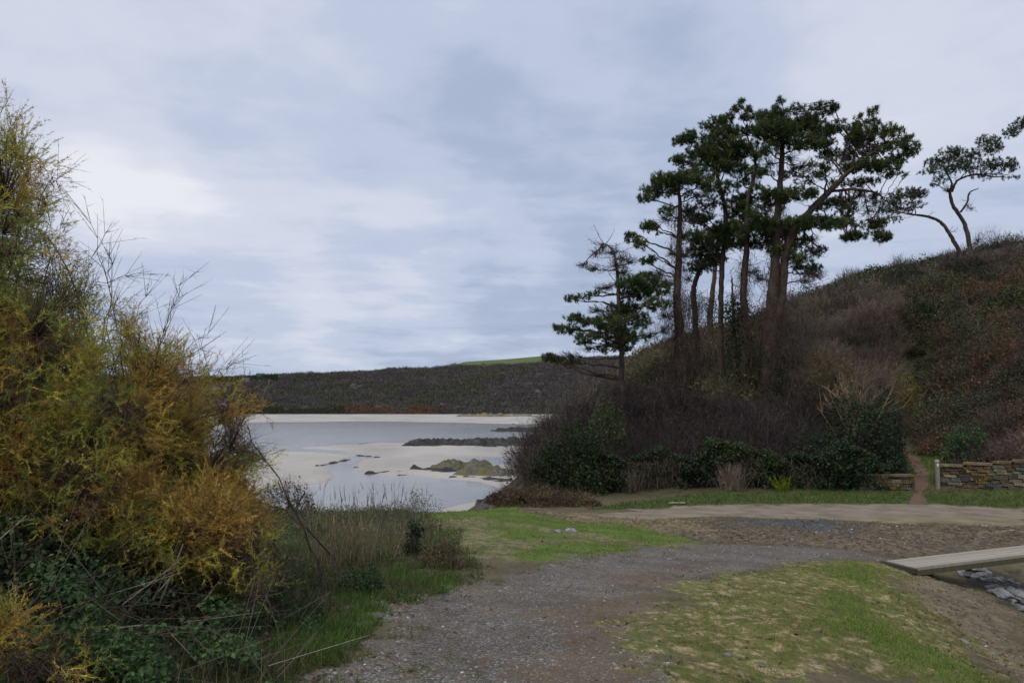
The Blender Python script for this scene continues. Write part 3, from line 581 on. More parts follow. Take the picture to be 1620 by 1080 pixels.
pine('largest pine, its trunk forked in two with one thick limb reaching right', 37.5,
     [[(1212, 680, 46), (1216, 620, 38), (1220, 540, 34), (1222, 480, 26), (1226, 420, 20), (1229, 360, 15), (1235, 290, 12), (1238, 220, 8), (1240, 175, 3)],
      [(1224, 520, 24), (1238, 460, 18), (1242, 410, 17), (1256, 365, 15), (1280, 335, 13), (1310, 305, 12), (1336, 278, 9), (1370, 250, 6), (1400, 225, 3)],
      [(1312, 303, 6), (1350, 300, 6), (1385, 305, 4), (1400, 318, 2)]],
     [(1234, 158, 6, 6, .7), (1228, 168, 6, 5, .7), (1223, 184, 26, 12, 1.5), (1206, 180, 10, 8, 1.3), (1228, 206, 32, 16, 1.6), (1251, 200, 22, 14, 1.2), (1279, 190, 22, 14, 1.2), (1262, 172, 18, 8, .6), (1292, 165, 10, 8, .8), (1302, 172, 18, 10, 1), (1320, 172, 9, 9, 1.2), (1317, 162, 5, 5, 1), (1293, 205, 26, 12, 1.2), (1302, 225, 20, 12, 1.1), (1325, 202, 12, 6, 1), (1274, 222, 26, 12, 1), (1243, 225, 26, 9, 1), (1311, 240, 14, 9, 1), (1210, 200, 18, 12, 1.1), (1330, 190, 9, 5, .8),
      (1357, 182, 8, 5, .9), (1352, 205, 16, 14, 1.1), (1368, 215, 20, 14, 1), (1381, 175, 8, 9, .6), (1382, 195, 14, 12, .7), (1399, 207, 18, 12, .8), (1418, 208, 12, 10, .6), (1430, 225, 12, 10, .45), (1448, 228, 8, 6, .4), (1436, 240, 10, 6, .4), (1408, 232, 18, 10, .8), (1418, 250, 18, 8, 1.1), (1399, 262, 26, 9, 1.2), (1371, 258, 22, 9, 1.2), (1344, 266, 18, 9, .9), (1404, 277, 10, 5, 1.2), (1424, 272, 6, 8, .5), (1432, 276, 5, 5, .7), (1340, 240, 18, 12, .7),
      (1256, 305, 32, 9, 1.5), (1230, 308, 26, 9, 1.3), (1286, 305, 9, 8, .9), (1222, 325, 22, 8, 1.1), (1265, 350, 24, 9, 1.2), (1293, 350, 30, 9, 1.5), (1325, 353, 24, 9, 1.3), (1242, 360, 34, 12, 1.5), (1225, 375, 24, 10, 1.2), (1325, 318, 24, 8, 1), (1345, 320, 16, 8, .9), (1340, 345, 10, 10, 1), (1353, 371, 18, 8, 1.2), (1370, 355, 16, 9, .9), (1385, 352, 16, 10, 1), (1395, 372, 15, 9, 1.2), (1340, 376, 12, 5, .9), (1382, 310, 14, 7, 1), (1300, 325, 20, 7, .8), (1240, 395, 26, 12, .9), (1265, 410, 20, 9, .7), (1210, 350, 22, 10, 1), (1280, 425, 22, 10, .7), (1262, 380, 20, 8, .8),
      (1302, 258, 26, 10, .5), (1332, 287, 20, 8, .5), (1278, 282, 24, 8, .45), (1352, 222, 16, 12, .8), (1382, 236, 20, 10, .8), (1250, 272, 22, 10, .45), (1212, 236, 20, 12, .7), (1204, 268, 20, 10, .6), (1202, 298, 18, 9, .7), (1366, 286, 22, 8, .6), (1196, 335, 20, 9, .8), (1442, 236, 14, 9, .8), (1436, 218, 10, 7, .7), (1340, 330, 18, 7, .7), (1290, 395, 20, 7, .5)],
     bare=[(1270, 265, 30, 16), (1300, 270, 26, 16), (1250, 250, 24, 14), (1340, 250, 24, 14), (1360, 230, 24, 18), (1360, 310, 30, 14), (1375, 335, 26, 16), (1215, 260, 22, 16), (1290, 400, 24, 14), (1295, 435, 20, 10), (1400, 230, 20, 12), (1425, 225, 18, 12), (1285, 380, 20, 8), (1200, 440, 24, 12), (1275, 445, 26, 10)],
     ivy=[(680, 490, 52, 6500, 'twig'), (680, 560, 34, 3600, 'ivy'), (490, 330, 20, 1500, 'twig')], stray=12)
pine('thin curved pine trunk between the straight twiggy pine and the slim pines', 41, [[(1104, 560, 13), (1100, 500, 12), (1097, 460, 11), (1106, 430, 9), (1122, 405, 6), (1145, 400, 3)]], [(1110, 420, 20, 8, .8), (1130, 408, 20, 7, .9), (1090, 425, 12, 8, .6)],
     bare=[(1090, 440, 14, 12)], ivy=[(560, 470, 40, 1800, 'twig')], stray=3)
pine('grey pine trunk standing further back on the slope, seen between the nearer trunks', 52, [[(1122, 520, 14), (1124, 490, 12), (1130, 440, 9), (1134, 400, 8), (1140, 350, 5)]], [(1135, 390, 22, 8, .8), (1150, 370, 22, 9, .8)], ivy=[(520, 470, 18, 500, 'ivy')], stray=2)
o_ = pine('broken dead pine stump wrapped in dark ivy between two tall trunks', 39, [[(1164, 640, 16), (1163, 600, 12), (1161, 520, 9), (1159, 480, 5), (1158, 440, 3)]], [], bare=[(1160, 470, 12, 10)], ivy=[(640, 478, 24, 3600, 'ivy')], stray=4)
NE2 = [(.050, .078, .040), (.064, .096, .045), (.042, .064, .034)]
pine('wind bent pine on the ridge whose thin trunk arches left', 56, [[(1524, 420, 9), (1518, 400, 8), (1506, 376, 7.5), (1494, 358, 6.5), (1483, 348, 6), (1464, 342, 5), (1440, 339, 3.5), (1420, 335, 2)]],
     [(1410, 318, 20, 9, 1.4), (1432, 305, 22, 8, 1.5), (1450, 305, 16, 8, 1.4), (1400, 330, 16, 8, 1), (1425, 330, 20, 7, 1.1), (1450, 322, 14, 7, .8), (1403, 345, 12, 5, .7), (1418, 347, 12, 4, .7), (1388, 318, 10, 8, .8)], need=NE2, stray=2)
pine('wind bent pine on the ridge with a flat spreading crown', 57, [[(1546, 440, 11), (1540, 422, 9.5), (1533, 385, 9), (1526, 355, 8), (1508, 325, 7), (1503, 305, 6), (1506, 290, 4), (1498, 275, 3)], [(1506, 303, 5), (1516, 285, 4.5), (1545, 276, 4), (1575, 280, 2.5), (1595, 276, 1.5)], [(1520, 335, 4), (1530, 320, 3.5), (1534, 305, 3), (1548, 298, 1.5)]],
     [(1483, 256, 20, 8, 1.5), (1468, 270, 14, 5, 1.2), (1505, 240, 20, 7, 1.5), (1520, 250, 26, 9, 1.5), (1500, 265, 26, 8, 1.3), (1540, 262, 26, 8, 1.4), (1562, 222, 18, 8, 1.5), (1575, 232, 16, 7, 1.2), (1550, 240, 22, 8, 1.2), (1580, 258, 24, 8, 1.4), (1600, 264, 14, 7, 1.3), (1560, 275, 22, 6, 1), (1490, 282, 14, 7, .9), (1478, 290, 8, 5, .6), (1600, 280, 12, 4, .7)], bare=[(1535, 330, 12, 10), (1548, 380, 16, 14), (1500, 300, 12, 8)], need=NE2, stray=2)
pine('pine at the right edge with only the tip of its crown in view', 54, [[(1700, 420, 12), (1695, 350, 10), (1690, 270, 8), (1680, 210, 5), (1650, 195, 3)]], [(1600, 208, 12, 9, 1.4), (1614, 195, 14, 10, 1.4), (1640, 190, 24, 10, 1.3), (1670, 195, 26, 10, 1.3), (1700, 185, 26, 12, 1.3), (1730, 200, 26, 10, 1.2)], need=NE2, stray=2)
# ------------------------------------------------------------------ headland scrub
def bush(tw, lf, c, r, h, n_tw=260, n_lf=0, tcol=((.06, .045, .042),), lcol=((.03, .05, .02),), tl=.45, ls=.11, tw_w=.016, seed=0, stems=9, zmin=-.15):
    """one shrub: stems, an outer coat of twigs and leaf clumps with gaps; c = point on the ground"""
    c = np.asarray(c, float); ax = np.array([r, r, h]); tone = math.exp(rng.normal() * .22); tcol = [tuple(np.array(q) * tone) for q in tcol]; lcol = [tuple(np.array(q) * tone) for q in lcol]
    d = rdir(stems); d[:, 2] = np.abs(d[:, 2]) * .9 + .35; d = unit(d); E = c + d * ax * .85
    B = c + rng.normal(size=(stems, 3)) * [r * .15, r * .15, .02] - [0, 0, .1]; mid = (B + E) / 2 + rng.normal(size=(stems, 3)) * .08 * r
    tc_ = tints(stems, tcol, .2); segs(tw, B, mid, .035, .022, tc_); segs(tw, mid, E, .022, .01, tc_)
    def shell(n, a, b_):
        q = rdir(n * 2); q = q[q[:, 2] > zmin][:n]; n = len(q)
        lum = 1 + .55 * (fbm(q[:, 0] * 2.1 + seed * 3.1 + q[:, 2], q[:, 1] * 2.1 + q[:, 2] * 1.3 - seed, 3, 11) - .5)
        return q, c + q * ax * (lum * (a + (b_ - a) * rng.random(n) ** .6))[:, None]
    if n_tw:
        q, P = shell(n_tw, .35, .95); L = tl * rng.uniform(.5, 1.3, (len(q), 1)); D = unit(q * .8 + [0, 0, .45] + rng.normal(size=q.shape) * .4) * L
        cc = tints(len(q), tcol, .28); spikes(tw, P, D, tw_w, cc)
        for _ in range(2):
            t = rng.random((len(q), 1)) * .8; spikes(tw, P + D * t, unit(D / L + rng.normal(size=q.shape) * .7) * L * .55, tw_w * .75, cc * rng.uniform(.9, 1.25, (len(q), 1)))
    if n_lf:
        q, P = shell(n_lf, .55, 1.0); g = fbm(P[:, 0] * 3.1, P[:, 2] * 3.1 + P[:, 1] * 2, 2, 8); k = (g > .40) | (rng.random(len(q)) < .25); P = P[k]
        ci = np.clip((fbm(P[:, 0] * 1.2 + 40, P[:, 2] * 1.2 + P[:, 1], 2, 3) * 1.6 - .3) * len(lcol) + rng.normal(size=len(P)) * .4, 0, len(lcol) - .01).astype(int)
        leaves(lf, P, rng.uniform(.6, 1.3, len(P)) * ls, tints(len(P), lcol, .22, ci))
def bh(x, y): return float(base_h(np.array([x]), np.array([y]))[0])
BT = [(.060, .045, .043), (.045, .036, .037), (.080, .062, .054)]           # blackthorn
GB = [(.15, .12, .095), (.12, .095, .075), (.18, .15, .12)]               # grey brown
RD = [(.185, .125, .098), (.145, .10, .08), (.20, .145, .115)]              # reddish
OL = [(.07, .075, .03), (.11, .10, .04), (.15, .125, .055)]
DG = [(.020, .036, .014), (.030, .052, .018), (.042, .068, .022)]
IVY = [(.018, .036, .018), (.028, .052, .026), (.040, .068, .032)]
BR = [(.045, .07, .035), (.07, .095, .05), (.095, .105, .06), (.18, .095, .045), (.06, .085, .055)]
RU = [(.20, .095, .04), (.14, .08, .035), (.075, .065, .03)]
masses = {}
def mass(k):
    if k not in masses: masses[k] = (Acc(), Acc())
    return masses[k]
n = 0
for yy in np.concatenate([np.arange(30.9, 46, 1.15), np.arange(46, 64, 1.5)]):
    for px in np.arange(840, 1900, 1150 / yy):
        y = yy + rng.uniform(-.55, .55); x = (px + rng.uniform(-12, 12) - 810) / F * y; z = bh(x, y)
        if z < -4.6: continue
        qx, qy = to_px((x, y, z + .5)); qx, qy = float(qx), float(qy)
        if (y < 33.5 and 1395 < qx < 1490) : continue
        tx = 1440 if y < 37 else 1432 - (y - 37) * 3
        if abs(qx - tx) < 26 * 36 / y and y < 44 and qx > 1380: continue
        nn = fbm(np.array([x * .35]), np.array([y * .35 + 9]), 2, 60)[0]; sc = rng.uniform(.85, 1.25); n += 1
        sc *= rng.choice([.6, .8, 1, 1.25, 1.6], p=[.2, .25, .25, .2, .1])
        if qx < 1335 and qy > 655 - 95 * nn and y < 38.2 and not (qx < 905):
            t, l = mass('blackthorn'); hk = 1 - .62 * max(0, min(1, (y - 33.5) / 3.5)); bush(t, l, (x, y, z), 1.15 * sc, 1.5 * sc * hk, 620, 0, BT, tl=.55 * (hk * .5 + .5), tw_w=.017, seed=n)
        elif qx < 985:
            t, l = mass('brown scrub'); hb = 1.7 if qx < 950 and y < 41 else .9; bush(t, l, (x, y, z), .95 * sc, hb * sc, 480, 60, GB + BT, [(.10, .065, .03), (.05, .055, .025)], tl=.4, seed=n)
        elif qx < 1215 and qy < 640:
            t, l = mass('olive scrub'); bush(t, l, (x, y, z), 1.0 * sc, .6 * sc, 160, 420, GB, OL, tl=.4, ls=.13, seed=n)
        elif qx < 1290 and y < 47:
            t, l = mass('brown scrub'); bush(t, l, (x, y, z), 1.0 * sc, 1.2 * sc, 520, 60, GB, OL, tl=.6, seed=n)
        elif 1270 < qx < 1425 and 37 < y < 47 and qy < 640:
            t, l = mass('reddish scrub'); bush(t, l, (x, y, z), 1.0 * sc, 1.3 * sc, 640, 30, RD + RD + GB, OL, tl=.6, seed=n)
        elif y < 37 and qx < 1420:
            t, l = mass('blackthorn'); bush(t, l, (x, y, z), 1.1 * sc, 1.4 * sc, 520, 60, BT, DG, tl=.5, seed=n)
        elif qx > 1470 and y < 41:
            t, l = mass('bramble'); pu = nn > .62
            bush(t, l, (x, y, z), 1.1 * sc, .95 * sc, 420 if pu else 200, 260 if pu else 820, [(.15, .10, .095), (.12, .085, .075)] if pu else [(.09, .055, .045)], BR, tl=.5, ls=.10, seed=n)
        elif y < 50 and qx > 1400:
            t, l = mass('hill bramble'); bush(t, l, (x, y, z), 1.15 * sc, .85 * sc, 180, 620, GB + [(.12, .06, .04)], (DG + RU) if nn > .5 else (DG + OL), tl=.45, ls=.12, seed=n)
        elif nn > .6:
            t, l = mass('ridge scrub'); bush(t, l, (x, y, z), 1.2 * sc, .7 * sc, 120, 500, GB, DG, ls=.14, seed=n)
        elif nn > .45:
            t, l = mass('ridge scrub'); bush(t, l, (x, y, z), 1.2 * sc, .75 * sc, 420, 120, GB + BT, OL, tl=.5, tw_w=.022, seed=n)
        else:
            t, l = mass('ridge scrub'); bush(t, l, (x, y, z), 1.2 * sc, .55 * sc, 220, 380, GB, OL + [(.07, .05, .03)], ls=.14, tw_w=.02, seed=n)
MN = {'blackthorn': ('blackthorn_thicket', 'dark purple brown bare thicket filling the foot of the headland'), 'brown scrub': ('bare_scrub', 'grey brown bare scrub on the headland slope'),
      'olive scrub': ('low_scrub', 'low olive scrub on the slope behind the pine trunks'), 'reddish scrub': ('reddish_scrub', 'reddish brown leafless bushes right of the pines'),
      'bramble': ('bramble_bank', 'tangled brambles on the bank above the right hand wall'), 'hill bramble': ('hillside_scrub', 'dark green and rust scrub halfway up the hill'), 'ridge scrub': ('ridge_scrub', 'low brown and green scrub along the ridge')}
def merge(a, b_):
    for V, Fq, c in zip(b_.V, b_.F, b_.c): a.V.append(V); a.F.append(Fq - 0 + a.n - OFF[0]); a.c.append(c)
for k, (t, l) in masses.items():
    nm, lb = MN[k]
    if l.V:
        V = np.concatenate(l.V); Fq = np.concatenate(l.F); t.add(V, Fq, np.concatenate(l.c))
    tag(t.build(nm, M_LEAF), kind='stuff', label=lb, cat='scrub')

def shrub(name, label, px, y, r, h, group=None, cat='bush', dx=0, **k):
    x = (px - 810) / F * y; z = bh(x, y); o = empty(name, (x, y, z)); tag(o, label, cat, group)
    t, l = Acc(), Acc(); bush(t, l, (x, y, z), r, h, **k)
    if t.V: t.build('twigs', M_TWIG, o)
    if l.V: l.build('leaves', M_LEAF, o)
    return o
shrub('evergreen_bush', 'big rounded glossy green bush at the seaward foot of the headland', 912, 29.8, 1.6, 2.6, n_tw=500, n_lf=5200, lcol=DG + [(.05, .085, .03)], ls=.12, seed=3, zmin=-.05, stems=14)
shrub('evergreen_bush', 'smaller green bush leaning out over the beach rocks left of the big glossy one', 872, 29.6, .95, 1.6, n_tw=300, n_lf=2600, lcol=DG + [(.035, .055, .03)], ls=.11, seed=5, zmin=-.1)
shrub('evergreen_bush', 'bright green leafy bush standing above and behind the big glossy bush', 958, 31.6, 1.0, 3.3, n_tw=300, n_lf=2400, lcol=[(.04, .065, .02), (.055, .09, .025)], ls=.12, seed=6)
shrub('ivy_bush', 'largest dark green ivy covered bush just left of the path gap', 1358, 31.9, 1.75, 3.1, n_tw=300, n_lf=6500, lcol=IVY, ls=.12, seed=8, zmin=-.05, stems=14)
shrub('ivy_bush', 'dark ivy mound sloping down left of the largest ivy bush', 1300, 30.7, 1.7, 1.9, n_tw=200, n_lf=5000, lcol=IVY, ls=.12, seed=9, zmin=-.05)
shrub('ivy_bush', 'small ivy tuft at the right edge of the largest ivy bush beside the path', 1394, 32.4, .9, 3.1, n_tw=100, n_lf=2200, lcol=IVY, ls=.12, seed=10)
shrub('gorse_bush', 'dark green gorse bush halfway up the hill right of the largest pine', 1345, 44, 1.9, 1.3, n_tw=100, n_lf=3200, lcol=[(.035, .06, .016), (.055, .085, .018)], ls=.13, seed=12)
shrub('gorse_bush', 'dark round gorse bush near the ridge under the leaning pines', 1435, 54, 1.8, 1.2, n_tw=80, n_lf=2400, lcol=DG, ls=.15, seed=13)
shrub('gorse_bush', 'yellow green bush above the dark gully over the path', 1418, 38.5, 1.3, 2.2, n_tw=400, n_lf=1800, tcol=((.17, .16, .04),), lcol=[(.14, .14, .02), (.10, .11, .025), (.07, .07, .03)], ls=.09, seed=14)
shrub('russet_bush', 'olive brown willowy bush in front of the reddish scrub', 1310, 37, 1.4, 2.4, n_tw=1600, n_lf=500, tcol=((.13, .10, .05), (.11, .085, .06)), lcol=[(.14, .11, .03)], tl=.6, seed=15)
shrub('russet_bush', 'rusty bramble bush at the right edge above the stone wall', 1590, 37.5, 1.7, 1.8, n_tw=500, n_lf=2600, tcol=((.13, .07, .045),), lcol=RU + BR, ls=.11, seed=16)
shrub('green_bush', 'fresh green leafy bush on the bank right of the path gap', 1525, 31.4, 1.0, 1.6, n_tw=160, n_lf=2400, lcol=[(.04, .08, .028), (.06, .105, .035), (.03, .055, .028)], ls=.11, seed=17)
for k_, (px, y, h) in enumerate([(1580, 60, 1.9), (1350, 61, 1.3), (1255, 55, 1.8), (1430, 61, 1.2)]):
    shrub('bare_shrub', ['bare grey shrub silhouetted on the ridge at the right edge', 'faint bare twigs on the ridge behind the dark gorse', 'bare shrub on the skyline just right of the largest trunk', 'bare twiggy shrub on the ridge left of the leaning trunk'][k_], px, y, h * .7, h, 'bare shrubs on the skyline', n_tw=420, tcol=((.10, .085, .09),), tl=.8, tw_w=.02, seed=20 + k_)
# pale coppiced shrub
def pale_shrub():
    y = 32.6; px = 1352; x = (px - 810) / F * y; z = bh(x, y) + 1.2; o = empty('pale_shrub', (x, y, z)); tag(o, 'pale tan many stemmed bare shrub rising behind the largest ivy bush', 'bush')
    t = Acc(); n = 70; A = np.array([x, y, z]) + rng.normal(size=(n, 3)) * [.35, .3, .1]
    d = unit(rng.normal(size=(n, 3)) * [.55, .35, 0] + [0, 0, 1.25]); L = rng.uniform(1.5, 2.75, (n, 1)); m1 = A + d * L * .5; E = m1 + unit(d + rng.normal(size=(n, 3)) * .22) * L * .5
    c = tints(n, [(.23, .17, .10), (.18, .14, .09)], .2); segs(t, A, m1, .03, .02, c); segs(t, m1, E, .02, .009, c)
    for _ in range(9):
        s = m1 + (E - m1) * rng.random((n, 1)); spikes(t, s, unit(d + rng.normal(size=(n, 3)) * .55) * rng.uniform(.25, .7, (n, 1)), .022, c * 1.1)
    t.build('stems', M_TWIG, o)
pale_shrub()

# ------------------------------------------------------------------ ivy hedge and grasses along the headland foot
t = Acc()
n = 70000; u = rng.random(n); px = 905 + u * 495; y = 30.0 + rng.normal(size=n) * .22; x = (px - 810) / F * y
z0 = base_h(x, y); hh = .62 + 1.35 * fbm(x * .9, x * 0 + 3, 4, 4); z = z0 + rng.random(n) ** .8 * hh
lump = fbm(x * 1.5, z * 1.8, 3, 6); y = y - (lump - .5) * 1.6 - .15
g = fbm(x * .9 + 31, z * 1.1, 3, 19); gap = ((np.abs(px - 1012) < 26) | (np.abs(px - 1052) < 17)) & (z < z0 + 1.2); keep = ~(gap & (rng.random(n) < .93))
cc = tints(n, IVY, .25); cc[(g > .6)] = tints((g > .6).sum(), [(.045, .07, .03), (.035, .06, .02)], .25)
dead = (rng.random(n) < .12); cc[dead] = tints(dead.sum(), [(.12, .09, .06)], .2)
leaves(t, np.stack([x, y, z], -1)[keep], rng.uniform(.07, .13, keep.sum()), cc[keep])
n = 3500; px = 905 + rng.random(n) * 420; y = 29.7 + rng.normal(size=n) * .2; x = (px - 810) / F * y; z = base_h(x, y) + rng.random(n) * 1.2
spikes(t, np.stack([x, y, z], -1), rng.normal(size=(n, 3)) * [.25, .15, .2] - [0, 0, .35], .018, tints(n, [(.14, .115, .09), (.09, .075, .055)], .25))
tag(t.build('ivy_hedge', M_LEAF), kind='stuff', label='dark ivy and dead stalks trailing over the old wall', cat='ivy')

def stalk_clump(name, label, px, y, r, h, n, cols, lean=.25, cat='grass', group=None, wd=.014):
    x = (px - 810) / F * y; z = float(ground(np.array([x]), np.array([y]))[0]); o = empty(name, (x, y, z)); tag(o, label, cat, group)
    t = Acc(); P = np.array([x, y, z]) + rng.normal(size=(n, 3)) * [r * .5, r * .5, 0]; D = unit(rng.normal(size=(n, 3)) * [lean, lean, .1] + [0, 0, 1]) * h * rng.uniform(.4, 1.1, (n, 1))
    c = tints(n, cols, .2); spikes(t, P, D, wd, c)
    k = n // 2; spikes(t, P[:k] + D[:k] * .75, D[:k] * .3 + rng.normal(size=(k, 3)) * .08 * h, wd * 1.4, c[:k] * 1.1)
    t.build('stalks', M_GRASS, o); return o
stalk_clump('dead_stalks', 'pale pinkish fan of dead stalks in front of the ivy hedge', 1153, 29.1, .38, 1.0, 420, [(.24, .18, .14), (.18, .135, .11)], .3, 'dead plant', wd=.02)
stalk_clump('dead_stalks', 'grey dead stalks hanging left of the first yellow wall patch', 995, 29.4, .3, 1.0, 220, [(.17, .14, .11)], .25, 'dead plant', wd=.018)
stalk_clump('green_plant', 'bright yellow green strap leaved plant at the hedge foot left of the big ivy', 1232, 29.1, .22, .62, 80, [(.17, .22, .02)], .6, 'plant', wd=.045)

# ------------------------------------------------------------------ stone walls
def stone_mat():
    m, t = material('wall_stone'); b = NB(t); c = b.attr('tint', 'Color'); nz = b.noise(7, 6, .65); li = b.noise(4, 5, .7)
    c = b.mix(b.rng(b.noise(2.5, 5, .6), .5, .62, 0, .65), c, (.20, .125, .03)); c = b.mix(b.rng(li, .58, .64, 0, .8), c, (.30, .30, .20))
    q = b.n('ShaderNodeVectorMath', operation='SCALE'); b.l(c, q.inputs[0]); b.l(b.rng(nz, .3, .7, .7, 1.25), q.inputs['Scale']); b.out(q.outputs[0], .9, b.noise(22, 6, .6), .6, .03, .2); return m
M_WALL = stone_mat(); M_MORTAR = simple('wall_core', [(.3, (.035, .03, .022)), (.7, (.08, .065, .045))], 6, bump=.5)
def jbox(c, hx, hy, hz, rz, j):
    S = np.array([[sx, sy, sz] for sx in (-1, 1) for sy in (-1, 1) for sz in (-1, 1)], float)
    V = S * [hx, hy, hz] * (1 + (rng.random((8, 3)) - .5) * j); ca, sa = math.cos(rz), math.sin(rz)
    V = np.stack([V[:, 0] * ca - V[:, 1] * sa, V[:, 0] * sa + V[:, 1] * ca, V[:, 2]], -1) + c
    q = [[0, 1, 3, 2], [4, 6, 7, 5], [0, 4, 5, 1], [2, 3, 7, 6], [0, 2, 6, 4], [1, 5, 7, 3]]
    return V, np.array([[a, b_, c_] for a, b_, c_, d in q] + [[a, c_, d] for a, b_, c_, d in q])
def wall(label, A, B, h, cols, cap=True, th=.42):
    A = np.array(A, float); B = np.array(B, float); L = np.linalg.norm(B[:2] - A[:2]); rz = math.atan2(B[1] - A[1], B[0] - A[0]); ux = np.array([math.cos(rz), math.sin(rz)]); nrm = np.array([-ux[1], ux[0]])
    o = empty('stone_wall', A); tag(o, label, 'wall', 'dry stone walls at the headland foot'); st = Acc()
    z = -.3; row = 0
    while z < h - .04:
        rh = min(rng.uniform(.10, .2), h - z); s = -rng.uniform(0, .2)
        while s < L:
            lw = rng.uniform(.16, .55); e = min(s + lw, L); a = max(s, 0)
            if e - a > .05:
                for side in (-1, 1):
                    p = A[:2] + ux * (a + e) / 2 + nrm * side * (th / 2 - .09 + rng.uniform(-.02, .02)); zz = A[2] + (B[2] - A[2]) * ((a + e) / 2 / L)
                    V, T = jbox([p[0], p[1], zz + z + rh / 2], (e - a) / 2 - .012, .10, rh / 2 - .010, rz, .12); st.add(V, T, tints(1, cols, .25))
            s = e
            if e >= L: break
        z += rh; row += 1
    st.build('stones', M_WALL, o)
    V, T = jbox(np.array([*(A[:2] + ux * L / 2), (A[2] + B[2]) / 2 + h / 2 - .15]), L / 2 - .04, th / 2 - .06, h / 2 + .1, rz, 0); V[:, 2] += np.where(((V[:, :2] - A[:2]) @ ux) > L / 2, (B[2] - A[2]) / 2, (A[2] - B[2]) / 2)
    mk('wall_core', V, T, M_MORTAR, None, o)
    if cap:
        cp_ = Acc(); s = 0
        while s < L:
            lw = min(rng.uniform(.5, 1.1), L - s); p = A[:2] + ux * (s + lw / 2); zz = A[2] + (B[2] - A[2]) * ((s + lw / 2) / L)
            V, T = jbox([p[0], p[1], zz + h + .035], lw / 2 - .006, th / 2 + .05, .04, rz, .06); cp_.add(V, T, tints(1, [(.17, .125, .085), (.14, .10, .07)], .15)); s += lw
            if L - s < .1: break
        cp_.build('coping', M_WALL, o)
    return o
SC = [(.09, .075, .055), (.13, .12, .095), (.085, .055, .035), (.11, .075, .04), (.15, .135, .10), (.07, .075, .08)]
def gp(px, y): 
    x = (px - 810) / F * y; return (x, y, bh(x, y))
wall('long mossy stone wall with flat coping running right from the waymark post', gp(1480, 30.3), gp(1700, 27.2), .68, SC)
wall('short mossy stub of stone wall left of the path gap half buried in ivy', gp(1350, 29.7), gp(1436, 29.6), .54, SC)
wall('old wall mostly hidden by ivy, showing yellow lichened stone patches', gp(915, 30.6), gp(1325, 30.8), .8, [(.22, .18, .05), (.26, .21, .06), (.15, .12, .06)], False)

def post():
    P = np.array(gp(1476, 29.9)); o = empty('waymark_post', P); tag(o, 'slim grey wooden waymark post with a white topped face beside the path', 'post')
    V, T = jbox(P + [0, 0, .40], .055, .055, .62, .1, .03); mk('shaft', V, T, simple('weathered_wood', [(.3, (.20, .18, .15)), (.7, (.32, .29, .25))], 14, bump=.3), None, o)
    V, T = jbox(P + [0, 0, 1.06], .055, .055, .035, .1, .03); V[4:, 2] += .0; mk('cap', V, T, simple('pale_cap', [(.3, (.42, .41, .40)), (.7, (.55, .54, .52))], 14), None, o)
    V, T = jbox(P + [-.006, -.059, .90], .040, .003, .05, .1, .0); mk('waymark_disc', V, T, simple('white_disc', [(.3, (.66, .66, .66)), (.7, (.75, .75, .75))], 14), None, o)
post()

# ------------------------------------------------------------------ footbridge
def bridge():
    z = -2.86; A = at_z(1402, 886.5, z); B = at_z(1449, 897.5, z); A2 = at_z(1620, 861.5, z); B2 = at_z(1620, 877.5, z)
    d = unit(((A2 - A) + (B2 - B))[None])[0]; d[2] = 0; d /= np.linalg.norm(d); nr = np.array([-d[1], d[0], 0]); wd = abs(np.dot(A - B, nr)); wd = max(wd, .6)
    o = empty('footbridge', A); tag(o, 'low wooden footbridge of pale weathered planks over the stony stream', 'footbridge')
    m, t = material('deck_wood'); b = NB(t); mp = b.n('ShaderNodeMapping'); b.l(b.obj(), mp.inputs[0]); mp.inputs['Rotation'].default_value = (0, 0, -math.atan2(d[1], d[0])); mp.inputs['Scale'].default_value = (2, 30, 2)
    tt = b.attr('tint', 'Color'); q = b.n('ShaderNodeVectorMath', operation='SCALE'); b.l(tt, q.inputs[0]); b.l(b.rng(b.noise(2, 5, .6, mp.outputs[0]), .3, .7, .82, 1.15), q.inputs['Scale']); b.out(q.outputs[0], .85, b.noise(3, 4, .6, mp.outputs[0]), .3, .01, .2)
    rz = math.atan2(d[1], d[0]); L = 7.5; base = B  # near left corner
    skew = np.dot(A - B, d); pw = wd / 5; pl = Acc()
    for i in range(5):
        off = pw * (i + .5); s0 = skew * (i + .5) / 5; c = base + nr * off + d * (s0 + L / 2) + [0, 0, -.025 + rng.uniform(-.002, .002)]
        V, T = jbox(c, L / 2, pw / 2 - .004, .025, rz, 0); V[:, :2] += 0; pl.add(V, T, np.array([[.38, .335, .27]]) * rng.uniform(.88, 1.08))
    pl.build('planks', m, o)
    for k, off in enumerate((.05, wd - .05)):
        be = Acc(); V, T = jbox(base + nr * off + d * (skew * off / wd + L / 2 + .02) - [0, 0, .098], L / 2, .045, .046, rz, 0); be.add(V, T, [(.11, .095, .055)]); be.build('beam', m, o)
    sp = Acc(); V, T = jbox(base + nr * wd / 2 + d * (skew / 2 - .06) - [0, 0, .05], .04, wd / 2 + .05, .04, rz + math.atan2(-skew, wd), 0); sp.add(V, T, [(.06, .055, .05)]); sp.build('end_sleeper', m, o)
bridge()
